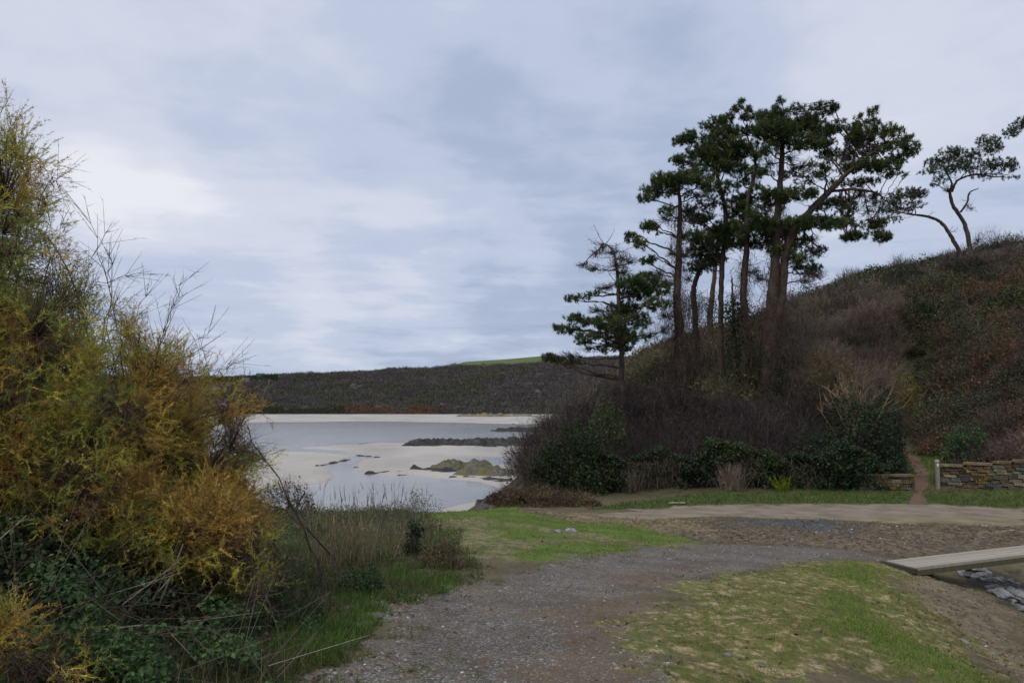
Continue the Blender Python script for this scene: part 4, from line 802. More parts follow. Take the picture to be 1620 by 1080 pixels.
# ------------------------------------------------------------------ stream boulders (each one its own object)
M_ROCK = None
def rock_mat(name, stops, lich=None, lf=(.55, .62), sc=2.0):
    m, t = material(name); b = NB(t); c = b.ramp(b.noise(sc, 6, .65), stops)
    if lich: c = b.mix(b.rng(b.noise(sc * .8, 5, .6), lf[0], lf[1], 0, .9), c, lich)
    b.out(c, .75, b.noise(sc * 5, 6, .6), .7, .05, .35); return m
M_BOULD = rock_mat('blue_grey_stone', [(.3, (.08, .083, .088)), (.5, (.20, .20, .205)), (.75, (.42, .41, .40))], sc=5)
def rock_mesh(seed, ang=.5):
    r = np.random.default_rng(seed); V = IV.copy()
    for _ in range(13):
        nrm = unit(r.normal(size=(1, 3)))[0]; dcut = r.uniform(.35, .75); e = V @ nrm - dcut; V = V - np.outer(np.maximum(e, 0), nrm)
    V += r.normal(size=V.shape) * .015; me = bpy.data.meshes.new('boulder'); me.from_pydata([tuple(v) for v in V], [], [tuple(f) for f in IF.tolist()]); me.materials.append(M_BOULD); return me
RM = [rock_mesh(i) for i in range(8)]
count = 0
def boulder(px, py, z, s, label, group='grey stones along the stream', name='boulder'):
    global count
    P = at_z(px, py, z); P[2] = float(ground(P[:1], P[1:2])[0]) + s * .12
    o = bpy.data.objects.new(name, RM[count % 8]); count += 1; C.objects.link(o); o.location = P; o.scale = (s * rng.uniform(.8, 1.3), s * rng.uniform(.7, 1.1), s * rng.uniform(.5, .8)); o.rotation_euler = (rng.uniform(-.3, .3), rng.uniform(-.3, .3), rng.uniform(0, 6.28))
    tag(o, label, 'rock', group); return o
named = [(1497, 902, .16, 'grey stone tucked under the near end of the footbridge'), (1512, 900, .15, 'pale topped stone touching the underside of the footbridge'), (1514, 908, .15, 'squat stone below the pale topped one by the bridge'), (1538, 903, .2, 'lone angular stone with a pale top under the footbridge'), (1544, 917, .17, 'dark rounded stone at the left end of the stone heap'),
         (1562, 915, .2, 'broad flat stone at the upper left of the stone heap'), (1575, 926, .22, 'wide pale slab in the middle of the stone heap'), (1582, 940, .22, 'rounded blue grey stone at the lower left of the stone heap'), (1604, 942, .25, 'largest blocky stone with a light flat top at the right edge'), (1616, 957, .2, 'whitish stone lowest in the heap at the right edge'), (1600, 928, .2, 'long stone above the largest blocky stone'), (1616, 930, .2, 'stone cut by the right edge beside the long stone')]
for px, py, s, lb in named: boulder(px, py, -3.5, s * 1.05, lb)
for k in range(95):
    px = rng.uniform(1490, 1660); lo = 898 + (px - 1490) * .10; hi = 905 + (px - 1490) * .46; py = rng.uniform(lo, min(hi, 990)); boulder(px, py, -3.55, rng.uniform(.06, .15), 'grey angular stone packed in the heap along the stream bed')
for px, py, s, lb in [(1525, 988, .06, 'small blue grey stone alone on the right bank'), (1592, 1055, .07, 'small grey stone near the lower right corner'), (1614, 1054, .07, 'second small stone in the lower right corner touching the frame edge'), (1152, 1048, .045, 'flat grey stone on the sandy mound'), (1205, 1066, .028, 'dark lump of earth on the sandy mound'), (1095, 868, .09, 'pale stone at the tip of the green field'), (1060, 870, .07, 'pale stone at the edge of the field grass'), (875, 915, .08, 'brown stone at the left edge of the gravel path'), (905, 816, .14, 'pale stone at the edge of the ochre ground'), (880, 818, .15, 'flat pinkish stone by the bramble mound'), (540, 998, .09, 'reddish clod at the left verge')]:
    boulder(px, py, -2.4 if py < 1000 else -1.8, s, lb, 'loose stones on the ground', 'stone')
# ------------------------------------------------------------------ grass, pebbles, litter near the camera
def scatter(n, r0, r1, a0=-50, a1=50):
    az = np.radians(rng.uniform(a0, a1, n)); r = np.exp(rng.uniform(math.log(r0), math.log(r1), n)); x = r * np.sin(az); y = r * np.cos(az)
    m_ = masks(x, y); return x, y, base_h(x, y) + relief(x, y, m_), m_
GA = Acc()
x, y, z, m_ = scatter(520000, 3.6, 38)
nz = fbm(x * 5.5, y * 5.5, 4, 101); n2_ = fbm(x * 1.1, y * 1.1, 3, 102); R = np.hypot(x, y); u = rng.random(len(x)); P = np.stack([x, y, z], -1)
free = (m_['trail'] < .4) & (m_['road'] < .35)
def grow(sel, h0, h1, cols, w_, lean=.5, var=.25):
    k = np.nonzero(sel)[0]; n = len(k); h = rng.uniform(h0, h1, n)[:, None]; ww = np.maximum(w_, R[k] * .00075)
    D = unit(rng.normal(size=(n, 3)) * [lean, lean, .1] + [0, 0, 1]) * h; c = tints(n, cols, var)
    spikes(GA, P[k] - [0, 0, .005], D, ww, c)
onp = m_['path'] < .35
pp = to_px(P); gz = poly_sd(pp[0], pp[1], np.array([(430, 1010), (520, 960), (600, 905), (700, 880), (730, 930), (640, 960), (590, 1000), (500, 1060), (420, 1075)], float)) > 0
grow((m_['mound'] > .5) & (m_['band'] < .5) & (nz < .56) & (u < .75) & onp, .012, .045, [(.15, .175, .04), (.20, .20, .06), (.12, .13, .04), (.22, .19, .09)], .004, .9)
grow((m_['band'] > .35 + .5 * (nz - .5)) & (u < .95 * smooth(.35, .7, m_['band']) ) & onp, .02, .06, [(.12, .20, .03), (.16, .22, .04), (.10, .16, .03), (.22, .21, .07)], .004, .5)
fg = np.maximum(m_['fgreen'], np.maximum(m_['fgreen2'], m_['fgreen3']))
grow((fg > .4) & (nz < .56) & onp, .02, .06, [(.12, .19, .03), (.15, .21, .04), (.20, .21, .06)], .005, .5)
grow((m_['field'] > .5) & (fg <= .4) & (nz < .47) & (u < .7) & onp, .02, .05, [(.17, .17, .06), (.22, .18, .09), (.12, .14, .04)], .005, .7)
grow((m_['verge'] > .4) & free & (y > 20), .06, .17, [(.045, .085, .02), (.07, .115, .028), (.10, .14, .04), (.15, .13, .06)], .014, .6)
grow((m_['gapgrass'] > .4) & (m_['trail'] < .4), .08, .25, [(.07, .13, .03), (.09, .15, .04)], .016, .6)
grow((m_['earth'] > .3) & (nz < .5) & (u < .35) & (y > 19.5), .04, .12, [(.13, .15, .05), (.2, .17, .08)], .008, .8)
grow((m_['slope'] > .4) & (nz < .42) & (u < .5), .02, .06, [(.12, .13, .04), (.18, .14, .07)], .004, .8)
grow((m_['earth'] > .4) & (nz < .42) & (u < .25), .03, .10, [(.12, .12, .04), (.2, .15, .08)], .005, .8)
lf = (m_['left'] > .25) & (m_['path'] < .5)
grow(lf & (nz < .6) & (u < .8), .04, .15, [(.05, .085, .022), (.07, .12, .03), (.04, .06, .02), (.12, .11, .05)], .006, .55)
grow(gz & (m_['path'] < .62) & (n2_ < .56), .04, .14, [(.09, .17, .035), (.12, .20, .045), (.07, .13, .03)], .006, .55)
grow(lf & (n2_ > .55) & (u < .12) & (R < 16), .12, .35, [(.18, .15, .09), (.13, .11, .07), (.10, .11, .045)], .005, .35)
grow((pp[0] < 760) & (m_['path'] > .4) & (n2_ > .55) & (nz < .52) & (u < .6), .02, .07, [(.08, .14, .03), (.12, .16, .04)], .004, .8)
grow((m_['path'] > .3) & (m_['path'] < .75) & (nz < .4) & (m_['track'] < .4), .02, .06, [(.08, .12, .03), (.15, .14, .06)], .004, .9)
tag(GA.build('grass', M_GRASS), kind='stuff', label='short patchy grass on the mound, field and verges', cat='grass')

OV = np.array([[1, 0, 0], [-1, 0, 0], [0, 1, 0], [0, -1, 0], [0, 0, 1], [0, 0, -1]], float); OF = np.array([[0, 2, 4], [2, 1, 4], [1, 3, 4], [3, 0, 4], [2, 0, 5], [1, 2, 5], [3, 1, 5], [0, 3, 5]])
def chips(acc, P, s, col):
    n = len(P); a = rng.uniform(0, 6.28, n); V = OV[None] * (1 + (rng.random((n, 6, 1)) - .5) * .9) * s[:, None, None] * np.array([1, .8, .55]); ca, sa = np.cos(a)[:, None], np.sin(a)[:, None]
    V = np.stack([V[..., 0] * ca - V[..., 1] * sa, V[..., 0] * sa + V[..., 1] * ca, V[..., 2]], -1) + P[:, None]
    acc.add(V, (np.arange(n) * 6)[:, None, None] + OF[None], np.repeat(col, 6, 0))
PA = Acc(); x, y, z, m_ = scatter(110000, 3.8, 26); u = rng.random(len(x)); nz = fbm(x * 1.7, y * 1.7, 4, 111); R = np.hypot(x, y)
pr = smooth(.4, .75, m_['path']) * (1 - .75 * m_['track']) * smooth(.3, .6, nz) + (m_['slope'] * .12 + m_['earth'] * .16 + m_['mound'] * .012 + m_['slate'] * .5 + m_['ochre'] * .05) * (m_['road'] < .5) + m_['stream'] * .4
k = u < pr; s = (rng.random(k.sum()) ** 3 * .016 + .004) * np.where(m_['path'][k] > .4, 1, 1.5) * np.maximum(1, R[k] / 12); P = np.stack([x, y, z], -1)[k]
chips(PA, P, s, tints(k.sum(), [(.12, .115, .11), (.18, .17, .155), (.27, .26, .24), (.09, .088, .09), (.19, .145, .10)], .25))
tag(PA.build('gravel', M_STONE), kind='stuff', label='loose grey stone chips on the track and bank', cat='gravel')
LI = Acc(); x, y, z, m_ = scatter(60000, 3.8, 28); u = rng.random(len(x))
pr = m_['slope'] * .55 + m_['earth'] * .6 + m_['mound'] * .05 + m_['path'] * .015 + m_['left'] * .35 + m_['ochre'] * .3 + m_['field'] * .05
k = (u < pr) & (m_['road'] < .5); P = np.stack([x, y, z + .008], -1)[k]; n = len(P)
leaves(LI, P, rng.uniform(.02, .055, n) * np.maximum(1, np.hypot(P[:, 0], P[:, 1]) / 14), tints(n, [(.20, .13, .07), (.13, .085, .05), (.09, .06, .04), (.27, .20, .12)], .3), 2.5)
k2 = rng.random(n) < .25; spikes(LI, P[k2], rng.normal(size=(k2.sum(), 3)) * [.12, .12, .015], .006, tints(k2.sum(), [(.25, .19, .12), (.12, .09, .06)], .25))
tag(LI.build('leaf_litter', M_LEAF), kind='stuff', label='fallen leaves and twigs scattered over the bare earth', cat='leaf litter')

# ------------------------------------------------------------------ tamarisks on the left
TO = [(.50, .32, .085), (.45, .31, .085)]; TYl = [(.52, .45, .09), (.44, .41, .085)]; TG = [(.31, .34, .09), (.24, .29, .085)]; TB = [(.29, .17, .08), (.21, .13, .075)]
STEMC = [(.075, .05, .042), (.10, .07, .055)]
def tamarisk(label, base, outline, y0, y1, n_pl, n_stem, warm, dens=None, zlift=0, seed=0):
    """base (x, y); outline: silhouette polygon in the photograph used to give the crown its real outline at 5-9 m"""
    bx, by = base; bz = bh(bx, by); o = empty('tamarisk_shrub', (bx, by, bz)); tag(o, label, 'shrub', 'tamarisks left of the track')
    outline = np.array(outline, float); oc = outline.mean(0); outline[:, 0] -= np.where(outline[:, 0] > oc[0], 26, 0); st, fo = Acc(), Acc(); lo, hi = outline.min(0), outline.max(0)
    def samp(n):
        out = []
        while len(out) < n:
            q = rng.uniform(lo, hi, (n * 2, 2)); d = poly_sd(q[:, 0], q[:, 1], outline); g = fbm(q[:, 0] / 48 + seed, q[:, 1] / 38, 3, 120 + seed)
            keep = (d > 0) & (rng.random(len(q)) < np.clip(d / 70, .08, 1)) & (rng.random(len(q)) < smooth(.33, .55, g) * .92 + .08) & (rng.random(len(q)) < np.where((q[:, 0] > 150) & (q[:, 1] < 600), .35, 1)) & (rng.random(len(q)) < np.where((q[:, 0] > 290) & (q[:, 1] > 590) & (q[:, 1] < 770), .55, 1)); q = q[keep]
            out += list(q)
        return np.array(out[:n])
    # main stems arching to the crown
    T = samp(n_stem); Y = rng.uniform(y0, y1, n_stem); E = np.array([at_y(a, b2, c) for (a, b2), c in zip(T, Y)]); B = np.array([bx, by, bz]) + rng.normal(size=(n_stem, 3)) * [.45, .45, 0]
    stp = []; L = np.linalg.norm(E - B, axis=1, keepdims=True); up = B + (E - B) * .5 + np.array([0, 0, .22]) * L + rng.normal(size=B.shape) * .12 * L
    S = 12; tt = np.linspace(0, 1, S + 1)
    for i in range(n_stem):
        c = (1 - tt[:, None]) ** 2 * B[i] + 2 * tt[:, None] * (1 - tt[:, None]) * up[i] + tt[:, None] ** 2 * E[i]; c[1:] += rng.normal(size=(S, 3)) * .02; stp.append(c)
        rr = np.linspace((.016 + .004 * rng.random()) * (.3 if seed == 4 else 1), .0018, S + 1); segs(st, c[:-1], c[1:], rr[:-1], rr[1:], tints(S, STEMC, .15))
    NODE = np.vstack([c[3:] for c in stp]); NDIR = np.vstack([np.gradient(c, axis=0)[3:] for c in stp])
    # side shoots, each carrying feathery plumes
    T = samp(n_pl); Y = rng.uniform(y0, y1, n_pl); Q = np.stack([at_y(a, b2, c) for (a, b2), c in zip(T, Y)])
    Q[:, 2] = np.maximum(Q[:, 2], base_h(Q[:, 0], Q[:, 1]) + .12)
    j = np.empty(n_pl, int)
    for i in range(0, n_pl, 500): j[i:i + 500] = np.argmin(((Q[i:i + 500, None] - NODE[None]) ** 2).sum(-1), 1)
    A = NODE[j]; sd_ = unit(NDIR[j]); dl = Q - A; ln = np.linalg.norm(dl, axis=1, keepdims=True); far = ln[:, 0] > .7; A = np.where(far[:, None], Q - dl / ln * .7, A)
    md = (A + Q) / 2 + sd_ * .05 + rng.normal(size=Q.shape) * .03
    c0 = tints(n_pl, STEMC, .2); segs(st, A, md, .0032, .0024, c0); segs(st, md, Q, .0024, .0012, c0)
    D = unit(unit(Q - A) * .8 + sd_ * .6 + rng.normal(size=Q.shape) * .5 + [.12, 0, .1]) * rng.uniform(.14, .34, (n_pl, 1))
    spikes(st, Q, D, .004, c0)
    gx_, gy_ = T[:, 0], T[:, 1]; hue = fbm(gx_ / 75 + 3 * seed, gy_ / 60, 3, 133) + warm + .045 + rng.normal(size=n_pl) * .05; fol = fbm(gx_ / 55 + 7, gy_ / 50 + seed, 3, 140) + rng.normal(size=n_pl) * .06
    edge = poly_sd(T[:, 0], T[:, 1], outline); leafy = (fol > .39) & ((edge > 22) | (rng.random(n_pl) < .45)); k = np.nonzero(leafy)[0]; n = len(k)
    pal = np.select([(hue > .63)[:, None], (hue > .49)[:, None], (hue > .37)[:, None]], [np.array(TO)[rng.integers(0, 2, n_pl)], np.array(TYl)[rng.integers(0, 2, n_pl)], np.array(TG)[rng.integers(0, 2, n_pl)]], np.array(TB)[rng.integers(0, 2, n_pl)]) * np.exp(rng.normal(size=(n_pl, 1)) * .26 - .04)
    for rep in range(4):    # sub-plumes
        P0 = Q[k] + D[k] * rng.random((n, 1)) * (rep > 0) * .8; DD = D[k] if rep == 0 else unit(D[k] + rng.normal(size=(n, 3)) * .16) * rng.uniform(.08, .2, (n, 1))
        K = 30; t_ = rng.random((n, K, 1)) ; PP = P0[:, None] + DD[:, None] * t_; NN = unit(unit(DD)[:, None] * .9 + rng.normal(size=(n, K, 3)) * .6) * rng.uniform(.014, .038, (n, K, 1))
        spikes(fo, PP.reshape(-1, 3), NN.reshape(-1, 3), .0040, np.repeat(pal[k], K, 0) * rng.uniform(.8, 1.25, (n * K, 1)))
    st.build('stems', M_TWIG, o); fo.build('foliage', M_FEATHER, o); return o
tamarisk('tallest tamarisk filling the left edge, orange and green feathery foliage reaching highest', (-4.3, 6.4),
         [(-260, 130), (-60, 145), (20, 175), (50, 235), (86, 300), (85, 345), (125, 390), (168, 425), (185, 455), (235, 505), (262, 560), (285, 640), (280, 740), (230, 820), (120, 860), (0, 860), (-260, 860)], 5.2, 8.0, 10500, 70, .09, seed=1)
tamarisk('middle tamarisk leaning right over the beach, yellow green with many bare arching stems', (-2.9, 7.6),
         [(180, 500), (225, 505), (300, 560), (365, 595), (420, 618), (436, 650), (446, 700), (452, 740), (430, 790), (440, 840), (400, 860), (250, 860), (180, 820), (160, 700)], 6.4, 8.8, 6200, 75, .05, seed=2)
tamarisk('low front tamarisk with rusty orange sprays spreading over the grass verge', (-2.6, 6.3),
         [(150, 770), (260, 760), (390, 775), (425, 805), (465, 855), (480, 890), (465, 930), (425, 965), (380, 960), (330, 930), (200, 900), (140, 850)], 5.4, 7.4, 3800, 40, .08, seed=3)
tamarisk('short tamarisk tuft at the bottom left corner with a bright orange spray', (-2.6, 4.0),
         [(-60, 980), (40, 1015), (90, 1030), (150, 1040), (150, 1075), (60, 1080), (0, 1060), (-60, 1040)], 3.8, 4.3, 350, 14, .12, seed=4)
# bare arching wands above the crowns
def wands():
    t = Acc(); o = empty('bare_wands', (-2.9, 7.4, bh(-2.9, 7.4))); tag(o, 'long bare whips arching out of the middle tamarisk against the sky', 'branches')
    for a, b2, c in [((190, 640), (150, 400), (198, 560)), ((230, 660), (255, 520), (282, 455)), ((200, 640), (190, 500), (135, 330)), ((150, 560), (110, 440), (175, 360)), ((120, 540), (90, 450), (240, 430)), ((240, 680), (270, 560), (335, 520)), ((210, 660), (250, 570), (290, 430)), ((100, 500), (60, 420), (110, 335)),
                     ((250, 700), (290, 590), (330, 600)), ((60, 330), (90, 250), (95, 310)), ((30, 260), (60, 230), (85, 300)), ((200, 620), (250, 540), (330, 560)), ((280, 680), (330, 580), (375, 575)), ((300, 700), (360, 640), (395, 605)), ((170, 600), (215, 500), (240, 440)), ((150, 620), (185, 440), (172, 395))]:
        Y = rng.uniform(6.2, 7.6); A, M_, E = at_y(*a, Y), at_y(*b2, Y + .2), at_y(*c, Y); tt = np.linspace(0, 1, 15)[:, None]; P = (1 - tt) ** 2 * A + 2 * tt * (1 - tt) * M_ + tt ** 2 * E; P[1:] += rng.normal(size=(14, 3)) * .012
        rr = np.linspace(.0055, .0016, 15); segs(t, P[:-1], P[1:], rr[:-1], rr[1:], tints(14, STEMC, .1))
        i = rng.integers(3, 14, 16); dd = unit(np.gradient(P, axis=0)[i] * 6 + rng.normal(size=(16, 3)) * .35 + [0, 0, .15]) * rng.uniform(.12, .42, (16, 1)); segs(t, P[i], P[i] + dd, .0022, .001, tints(16, STEMC, .1))
        q = np.repeat(np.arange(16), 4); s = P[i][q] + dd[q] * rng.random((64, 1)); spikes(t, s, unit(dd[q] + rng.normal(size=(64, 3)) * .12) * rng.uniform(.04, .14, (64, 1)), .0028, tints(64, STEMC, .1))
    t.build('stems', M_TWIG, o)
wands()

# brambles and weeds under the tamarisks
t = Acc(); n = 90000
px = rng.uniform(-260, 520, n); Y = rng.uniform(4.0, 8.5, n); x = (px - 810) / F * Y; g0 = base_h(x, Y)
hmax = np.clip(1.15 - (px - 60) / 420, .12, 1.15) * np.interp(Y, [4.0, 5.2, 7], [.28, .8, 1.0]); z = g0 + rng.random(n) * hmax
cl = fbm(x * 3.2, z * 3.2 + Y * 2.1, 3, 150); k = cl > .5; P = np.stack([x, Y, z], -1)[k]; n = len(P)
ci = np.clip((fbm(P[:, 0] * 2 + 9, P[:, 2] * 2 + P[:, 1], 2, 151) * 3).astype(int), 0, 2)
leaves(t, P, rng.uniform(.022, .052, n), tints(n, [(.035, .06, .024), (.055, .10, .035), (.075, .13, .045)], .25, ci), .8)
n = 900; px = rng.uniform(-200, 460, n); Y = rng.uniform(4.2, 8, n); x = (px - 810) / F * Y; g0 = base_h(x, Y); P = np.stack([x, Y, g0 + rng.random(n) * .7 * np.clip(1.2 - px / 450, .2, 1)], -1)
D = unit(rng.normal(size=(n, 3)) * [1, .6, .45] + [0, 0, .3]) * rng.uniform(.2, .7, (n, 1)); c = tints(n, [(.12, .085, .07), (.075, .05, .045), (.20, .17, .14)], .25); segs(t, P, P + D, .0026, .0012, c)
tag(t.build('bramble_undergrowth', M_LEAF), kind='stuff', label='green brambles and dry canes tangled under the tamarisks', cat='brambles')
def canes():
    for k_, (a, c, lb) in enumerate([((0, 1000), (42, 815), 'pale dead cane leaning at the left edge'), ((170, 1080), (175, 1050), 'short pale cane standing at the bottom left'), ((320, 955), (350, 915), 'forked grey cane in front of the low tamarisk'), ((290, 860), (250, 960), 'pale dead stick slanting through the low tamarisk'), ((160, 996), (285, 992), 'long pale cane lying across the brambles'), ((0, 945), (35, 928), 'broken pale stick at the left edge')]):
        Y = 4.6 if k_ != 2 else 5.4; A, E = at_y(*a, Y), at_y(*c, Y + .25); m1 = (A + E) / 2 + [.01, 0, .02]
        if k_ == 0: A = at_y(-20, 870, Y)
        P = spline([A, m1 if k_ else (A + E) / 2, E], 8); V, Fq = tube(P, np.linspace(.0055, .003, 8), 6); V = np.array(V); T = np.vstack([np.array([f[:3] for f in Fq.tolist()])]) if False else None
        t = Acc(); segs(t, P[:-1], P[1:], .0055, .004, tints(7, [(.26, .22, .18)], .1)); segs(t, [P[4]], [P[4] + unit(rng.normal(size=(1, 3)))[0] * .12], .003, .0015, [(.22, .19, .15)])
        o = t.build('dead_cane', M_TWIG); tag(o, lb, 'stick', 'dead canes on the left')
canes()

# weeds along the bank edge left of the field
t = Acc(); n = 60000; px = rng.uniform(372, 735, n); Y = rng.uniform(10.5, 22.5, n); x = (px - 810) / F * Y; m_ = masks(x, Y); k = (m_['path'] < .3) & (m_['fgreen'] < .4) & (px < 735 - (22.5 - Y) * 3 + 20)
x, Y, px = x[k], Y[k], px[k]; g0 = base_h(x, Y); n = len(x); nn = fbm(x * 1.3, Y * 1.3, 3, 160); hm = np.interp(Y, [10.5, 14, 19, 22], [.08, .14, .32, .45]) * np.clip((nn - .3) * 3.2, .15, 1.4) * np.interp(px, [640, 735], [1, .55 ]); hm *= np.where(px < 650, .55, .75); hm[(Y > 20) & (px > 650) & (px < 722)] += .30
P = np.stack([x, Y, g0 + rng.random(n) * hm], -1); kind = fbm(x * .9 + 5, Y * .9, 3, 161); c = tints(n, [(.07, .085, .035), (.15, .125, .085), (.085, .125, .035), (.10, .08, .06)], .25, np.clip((kind * 6 - 1.2).astype(int), 0, 3))
u = rng.random(n); leaves(t, P[u < .6], .045, c[u < .6], .8); k = u > .84; spikes(t, P[k], unit(rng.normal(size=(k.sum(), 3)) * [.6, .6, .3] + [0, 0, .8]) * rng.uniform(.06, .2, (k.sum(), 1)), .010, c[k])
tag(t.build('bank_weeds', M_LEAF), kind='stuff', label='mixed weeds and low scrub along the bank edge above the beach', cat='weeds')
t = Acc(); n = 420; px = rng.uniform(400, 730, n); Y = rng.uniform(13, 22.5, n); x = (px - 810) / F * Y; k = masks(x, Y)['field'] < .3; x, Y = x[k], Y[k]; n = len(x); P = np.stack([x, Y, base_h(x, Y)], -1); h = (.3 + .75 * rng.random(n) ** 2)[:, None]
D = unit(rng.normal(size=(n, 3)) * [.14, .14, 0] + [0, 0, 1]) * h; c = tints(n, [(.16, .13, .10), (.12, .09, .08), (.22, .19, .14)], .2); spikes(t, P, D, .011, c); spikes(t, P + D * .7, D * .3 + rng.normal(size=(n, 3)) * .06, .018, c)
tag(t.build('dry_stalks', M_GRASS), kind='stuff', label='thin dry weed stalks standing along the bank edge against the beach', cat='weeds')
stalk_clump('pale_grass_tussock', 'tall pale dry grass tussock in the verge right of the low tamarisk', 555, 10.6, .5, .58, 650, [(.27, .22, .14), (.22, .18, .11), (.16, .15, .07)], .25, wd=.008)
stalk_clump('pale_grass_tussock', 'smaller straw coloured tussock behind the tall pale one', 622, 13.5, .45, .36, 220, [(.24, .20, .13), (.17, .15, .09)], .3, wd=.009)
def leafy(name, label, px, y, r, h, cols, n, ls=.05, cat='plant', tw=60):
    x = (px - 810) / F * y; z = bh(x, y); o = empty(name, (x, y, z)); tag(o, label, cat); t, l = Acc(), Acc(); bush(t, l, (x, y, z), r, h, tw, n, [(.09, .07, .05)], cols, tl=.2, ls=ls, tw_w=.006, seed=int(px), zmin=-.1); t.build('stems', M_TWIG, o); l.build('leaves', M_LEAF, o)
leafy('dark_leafy_weed', 'upright dark green leafy weed standing alone in the middle of the verge', 658, 11.6, .17, .52, [(.02, .035, .016), (.035, .055, .022)], 900, .05)
leafy('low_bush', 'low dark green bush at the gravel edge right of the upright weed', 706, 10.4, .36, .34, [(.03, .05, .018), (.05, .07, .025), (.08, .06, .03)], 1800, .035, 'bush')
leafy('grey_weed', 'greyish twiggy weed bush beside the right tip of the middle tamarisk', 462, 20, .75, .95, [(.09, .085, .07), (.06, .065, .04)], 1400, .06, 'bush', 900)
leafy('green_weed', 'green thistle like weed tuft in the verge beneath the pale tussock', 575, 8.0, .28, .26, [(.07, .13, .04), (.05, .10, .035)], 1500, .035)
leafy('green_weed', 'bright green weed patch on the gravel edge lower left of the track', 640, 7.3, .22, .10, [(.08, .14, .03), (.10, .16, .04)], 900, .025)
leafy('green_weed', 'pale green mallow plant at the bottom of the frame under the tamarisks', 150, 4.45, .3, .22, [(.08, .15, .06), (.06, .12, .045)], 900, .05)
# bramble mound and bracken left of the road
def mound_bush(label, px, y, r, h, cols, s):
    x = (px - 810) / F * y; z = bh(x, y); o = empty('bramble_mound', (x, y, z)); tag(o, label, 'brambles', 'bramble mounds at the field edge'); t, l = Acc(), Acc()
    bush(t, l, (x, y, z), r, h, 500, 2600, [(.14, .10, .07), (.10, .065, .05)], cols, tl=.3, ls=.075, tw_w=.012, seed=s, zmin=-.05); t.build('stems', M_TWIG, o); l.build('leaves', M_LEAF, o)
BM = [(.11, .09, .04), (.14, .085, .045), (.075, .075, .035), (.09, .05, .035)]
mound_bush('broad brownish bramble mound at the beach end of the green field', 845, 25.5, 1.25, .62, BM, 31)
mound_bush('low bramble mound trailing right of the broad one toward the road', 905, 25.6, .95, .36, BM + [(.07, .08, .03)], 32)
mound_bush('small russet bramble mound on the rock slope left of the broad one', 805, 26.5, .8, .45, BM, 33)

# ------------------------------------------------------------------ beach rocks
M_REEF = rock_mat('dark_beach_rock', [(.3, (.016, .016, .017)), (.5, (.038, .037, .036)), (.72, (.09, .085, .078))], (.04, .045, .018), (.54, .62), .9)
M_LICH = rock_mat('lichened_rock', [(.3, (.05, .05, .045)), (.5, (.12, .115, .095)), (.72, (.2, .19, .16))], (.13, .115, .035), (.47, .58), 1.2)
M_SLOPE = rock_mat('dark_slate_slope', [(.3, (.025, .024, .024)), (.5, (.06, .057, .054)), (.72, (.12, .115, .105))], None, sc=1.5)
def reef(label, pts, hmax, mat, seed, z0=None, wmul=1.0, cat='rocks', res=.22):
    """ridge of rock: pts = (px, py, half depth in m) along its foot line"""
    z0 = BZ if z0 is None else z0; C_ = np.array([at_z(a, b2, z0)[:2] for a, b2, w_ in pts]); W_ = np.array([w_ for _, _, w_ in pts]) * wmul
    lo = C_.min(0) - W_.max(); hi = C_.max(0) + W_.max(); nx = min(260, int((hi[0] - lo[0]) / res)); ny = min(160, int((hi[1] - lo[1]) / res)); X, Y = np.meshgrid(np.linspace(lo[0], hi[0], nx), np.linspace(lo[1], hi[1], ny)); X, Y = X.ravel(), Y.ravel()
    best = np.full(X.shape, -1e9)
    for i in range(len(C_) - 1):
        a, b2 = C_[i], C_[i + 1]; e = b2 - a; t = np.clip(((X - a[0]) * e[0] + (Y - a[1]) * e[1]) / (e @ e), 0, 1); w_ = W_[i] * (1 - t) + W_[i + 1] * t; best = np.maximum(best, 1 - np.hypot(X - a[0] - t * e[0], Y - a[1] - t * e[1]) / w_)
    n1_ = fbm(X * .9, Y * .9, 4, seed); rid = 1 - np.abs(fbm(X * .5 + 5, Y * .8, 4, seed + 7) * 2 - 1); f = best + (n1_ - .5) * 1.1
    H = z0 - .15 + hmax * .62 * np.clip(f, -.5, .8) * (.25 + 1.0 * rid ** 2) + (fbm(X * 2.1, Y * 1.3, 4, seed + 3, .65) - .5) * .28 * hmax
    i = np.arange((ny - 1) * (nx - 1)); a = (i // (nx - 1)) * nx + i % (nx - 1); Fq = np.stack([a, a + 1, a + nx + 1, a + nx], -1); ok = (H[Fq].max(1) > z0 - .25) & (best[Fq].max(1) > -.6); Fq = Fq[ok]
    us, inv = np.unique(Fq, return_inverse=True); Fq = inv.reshape(-1, 4); V = np.stack([X, Y, H], -1)[us]; c0 = V.mean(0); c0[2] = z0
    o = mk('rock_outcrop', V - c0, Fq, mat); o.location = tuple(c0); tag(o, label, cat, 'rock outcrops on the beach'); return o
reef('farthest low green topped rock in the bay by the headland', [(795, 682, 3), (815, 681, 5), (850, 682, 6)], 1.7, M_REEF, 201, res=.5)
reef('long dark rock ridge running out from the headland into the bay', [(655, 706, 2), (700, 704, 3.5), (740, 704, 5), (790, 704, 6.5), (850, 702, 9)], 2.1, M_REEF, 202, res=.45)
reef('thin dark rock sliver at the far water edge left of the long ridge', [(570, 702, 1.2), (598, 701, 1.2)], .45, M_REEF, 203, res=.4)
reef('yellow lichened rock hump in the middle of the beach', [(700, 744, 1.6), (725, 742, 2.8), (760, 744, 2.6)], 1.8, M_LICH, 204)
reef('broad yellow green lichened rocks touching the headland foot', [(745, 752, 1.8), (785, 751, 3.0), (835, 752, 3.2)], 1.5, M_LICH, 205)
reef('dark grey rocks trailing left from the yellow hump', [(655, 743, .6), (680, 744, 1.3), (705, 747, 1.4)], 1.0, M_REEF, 206)
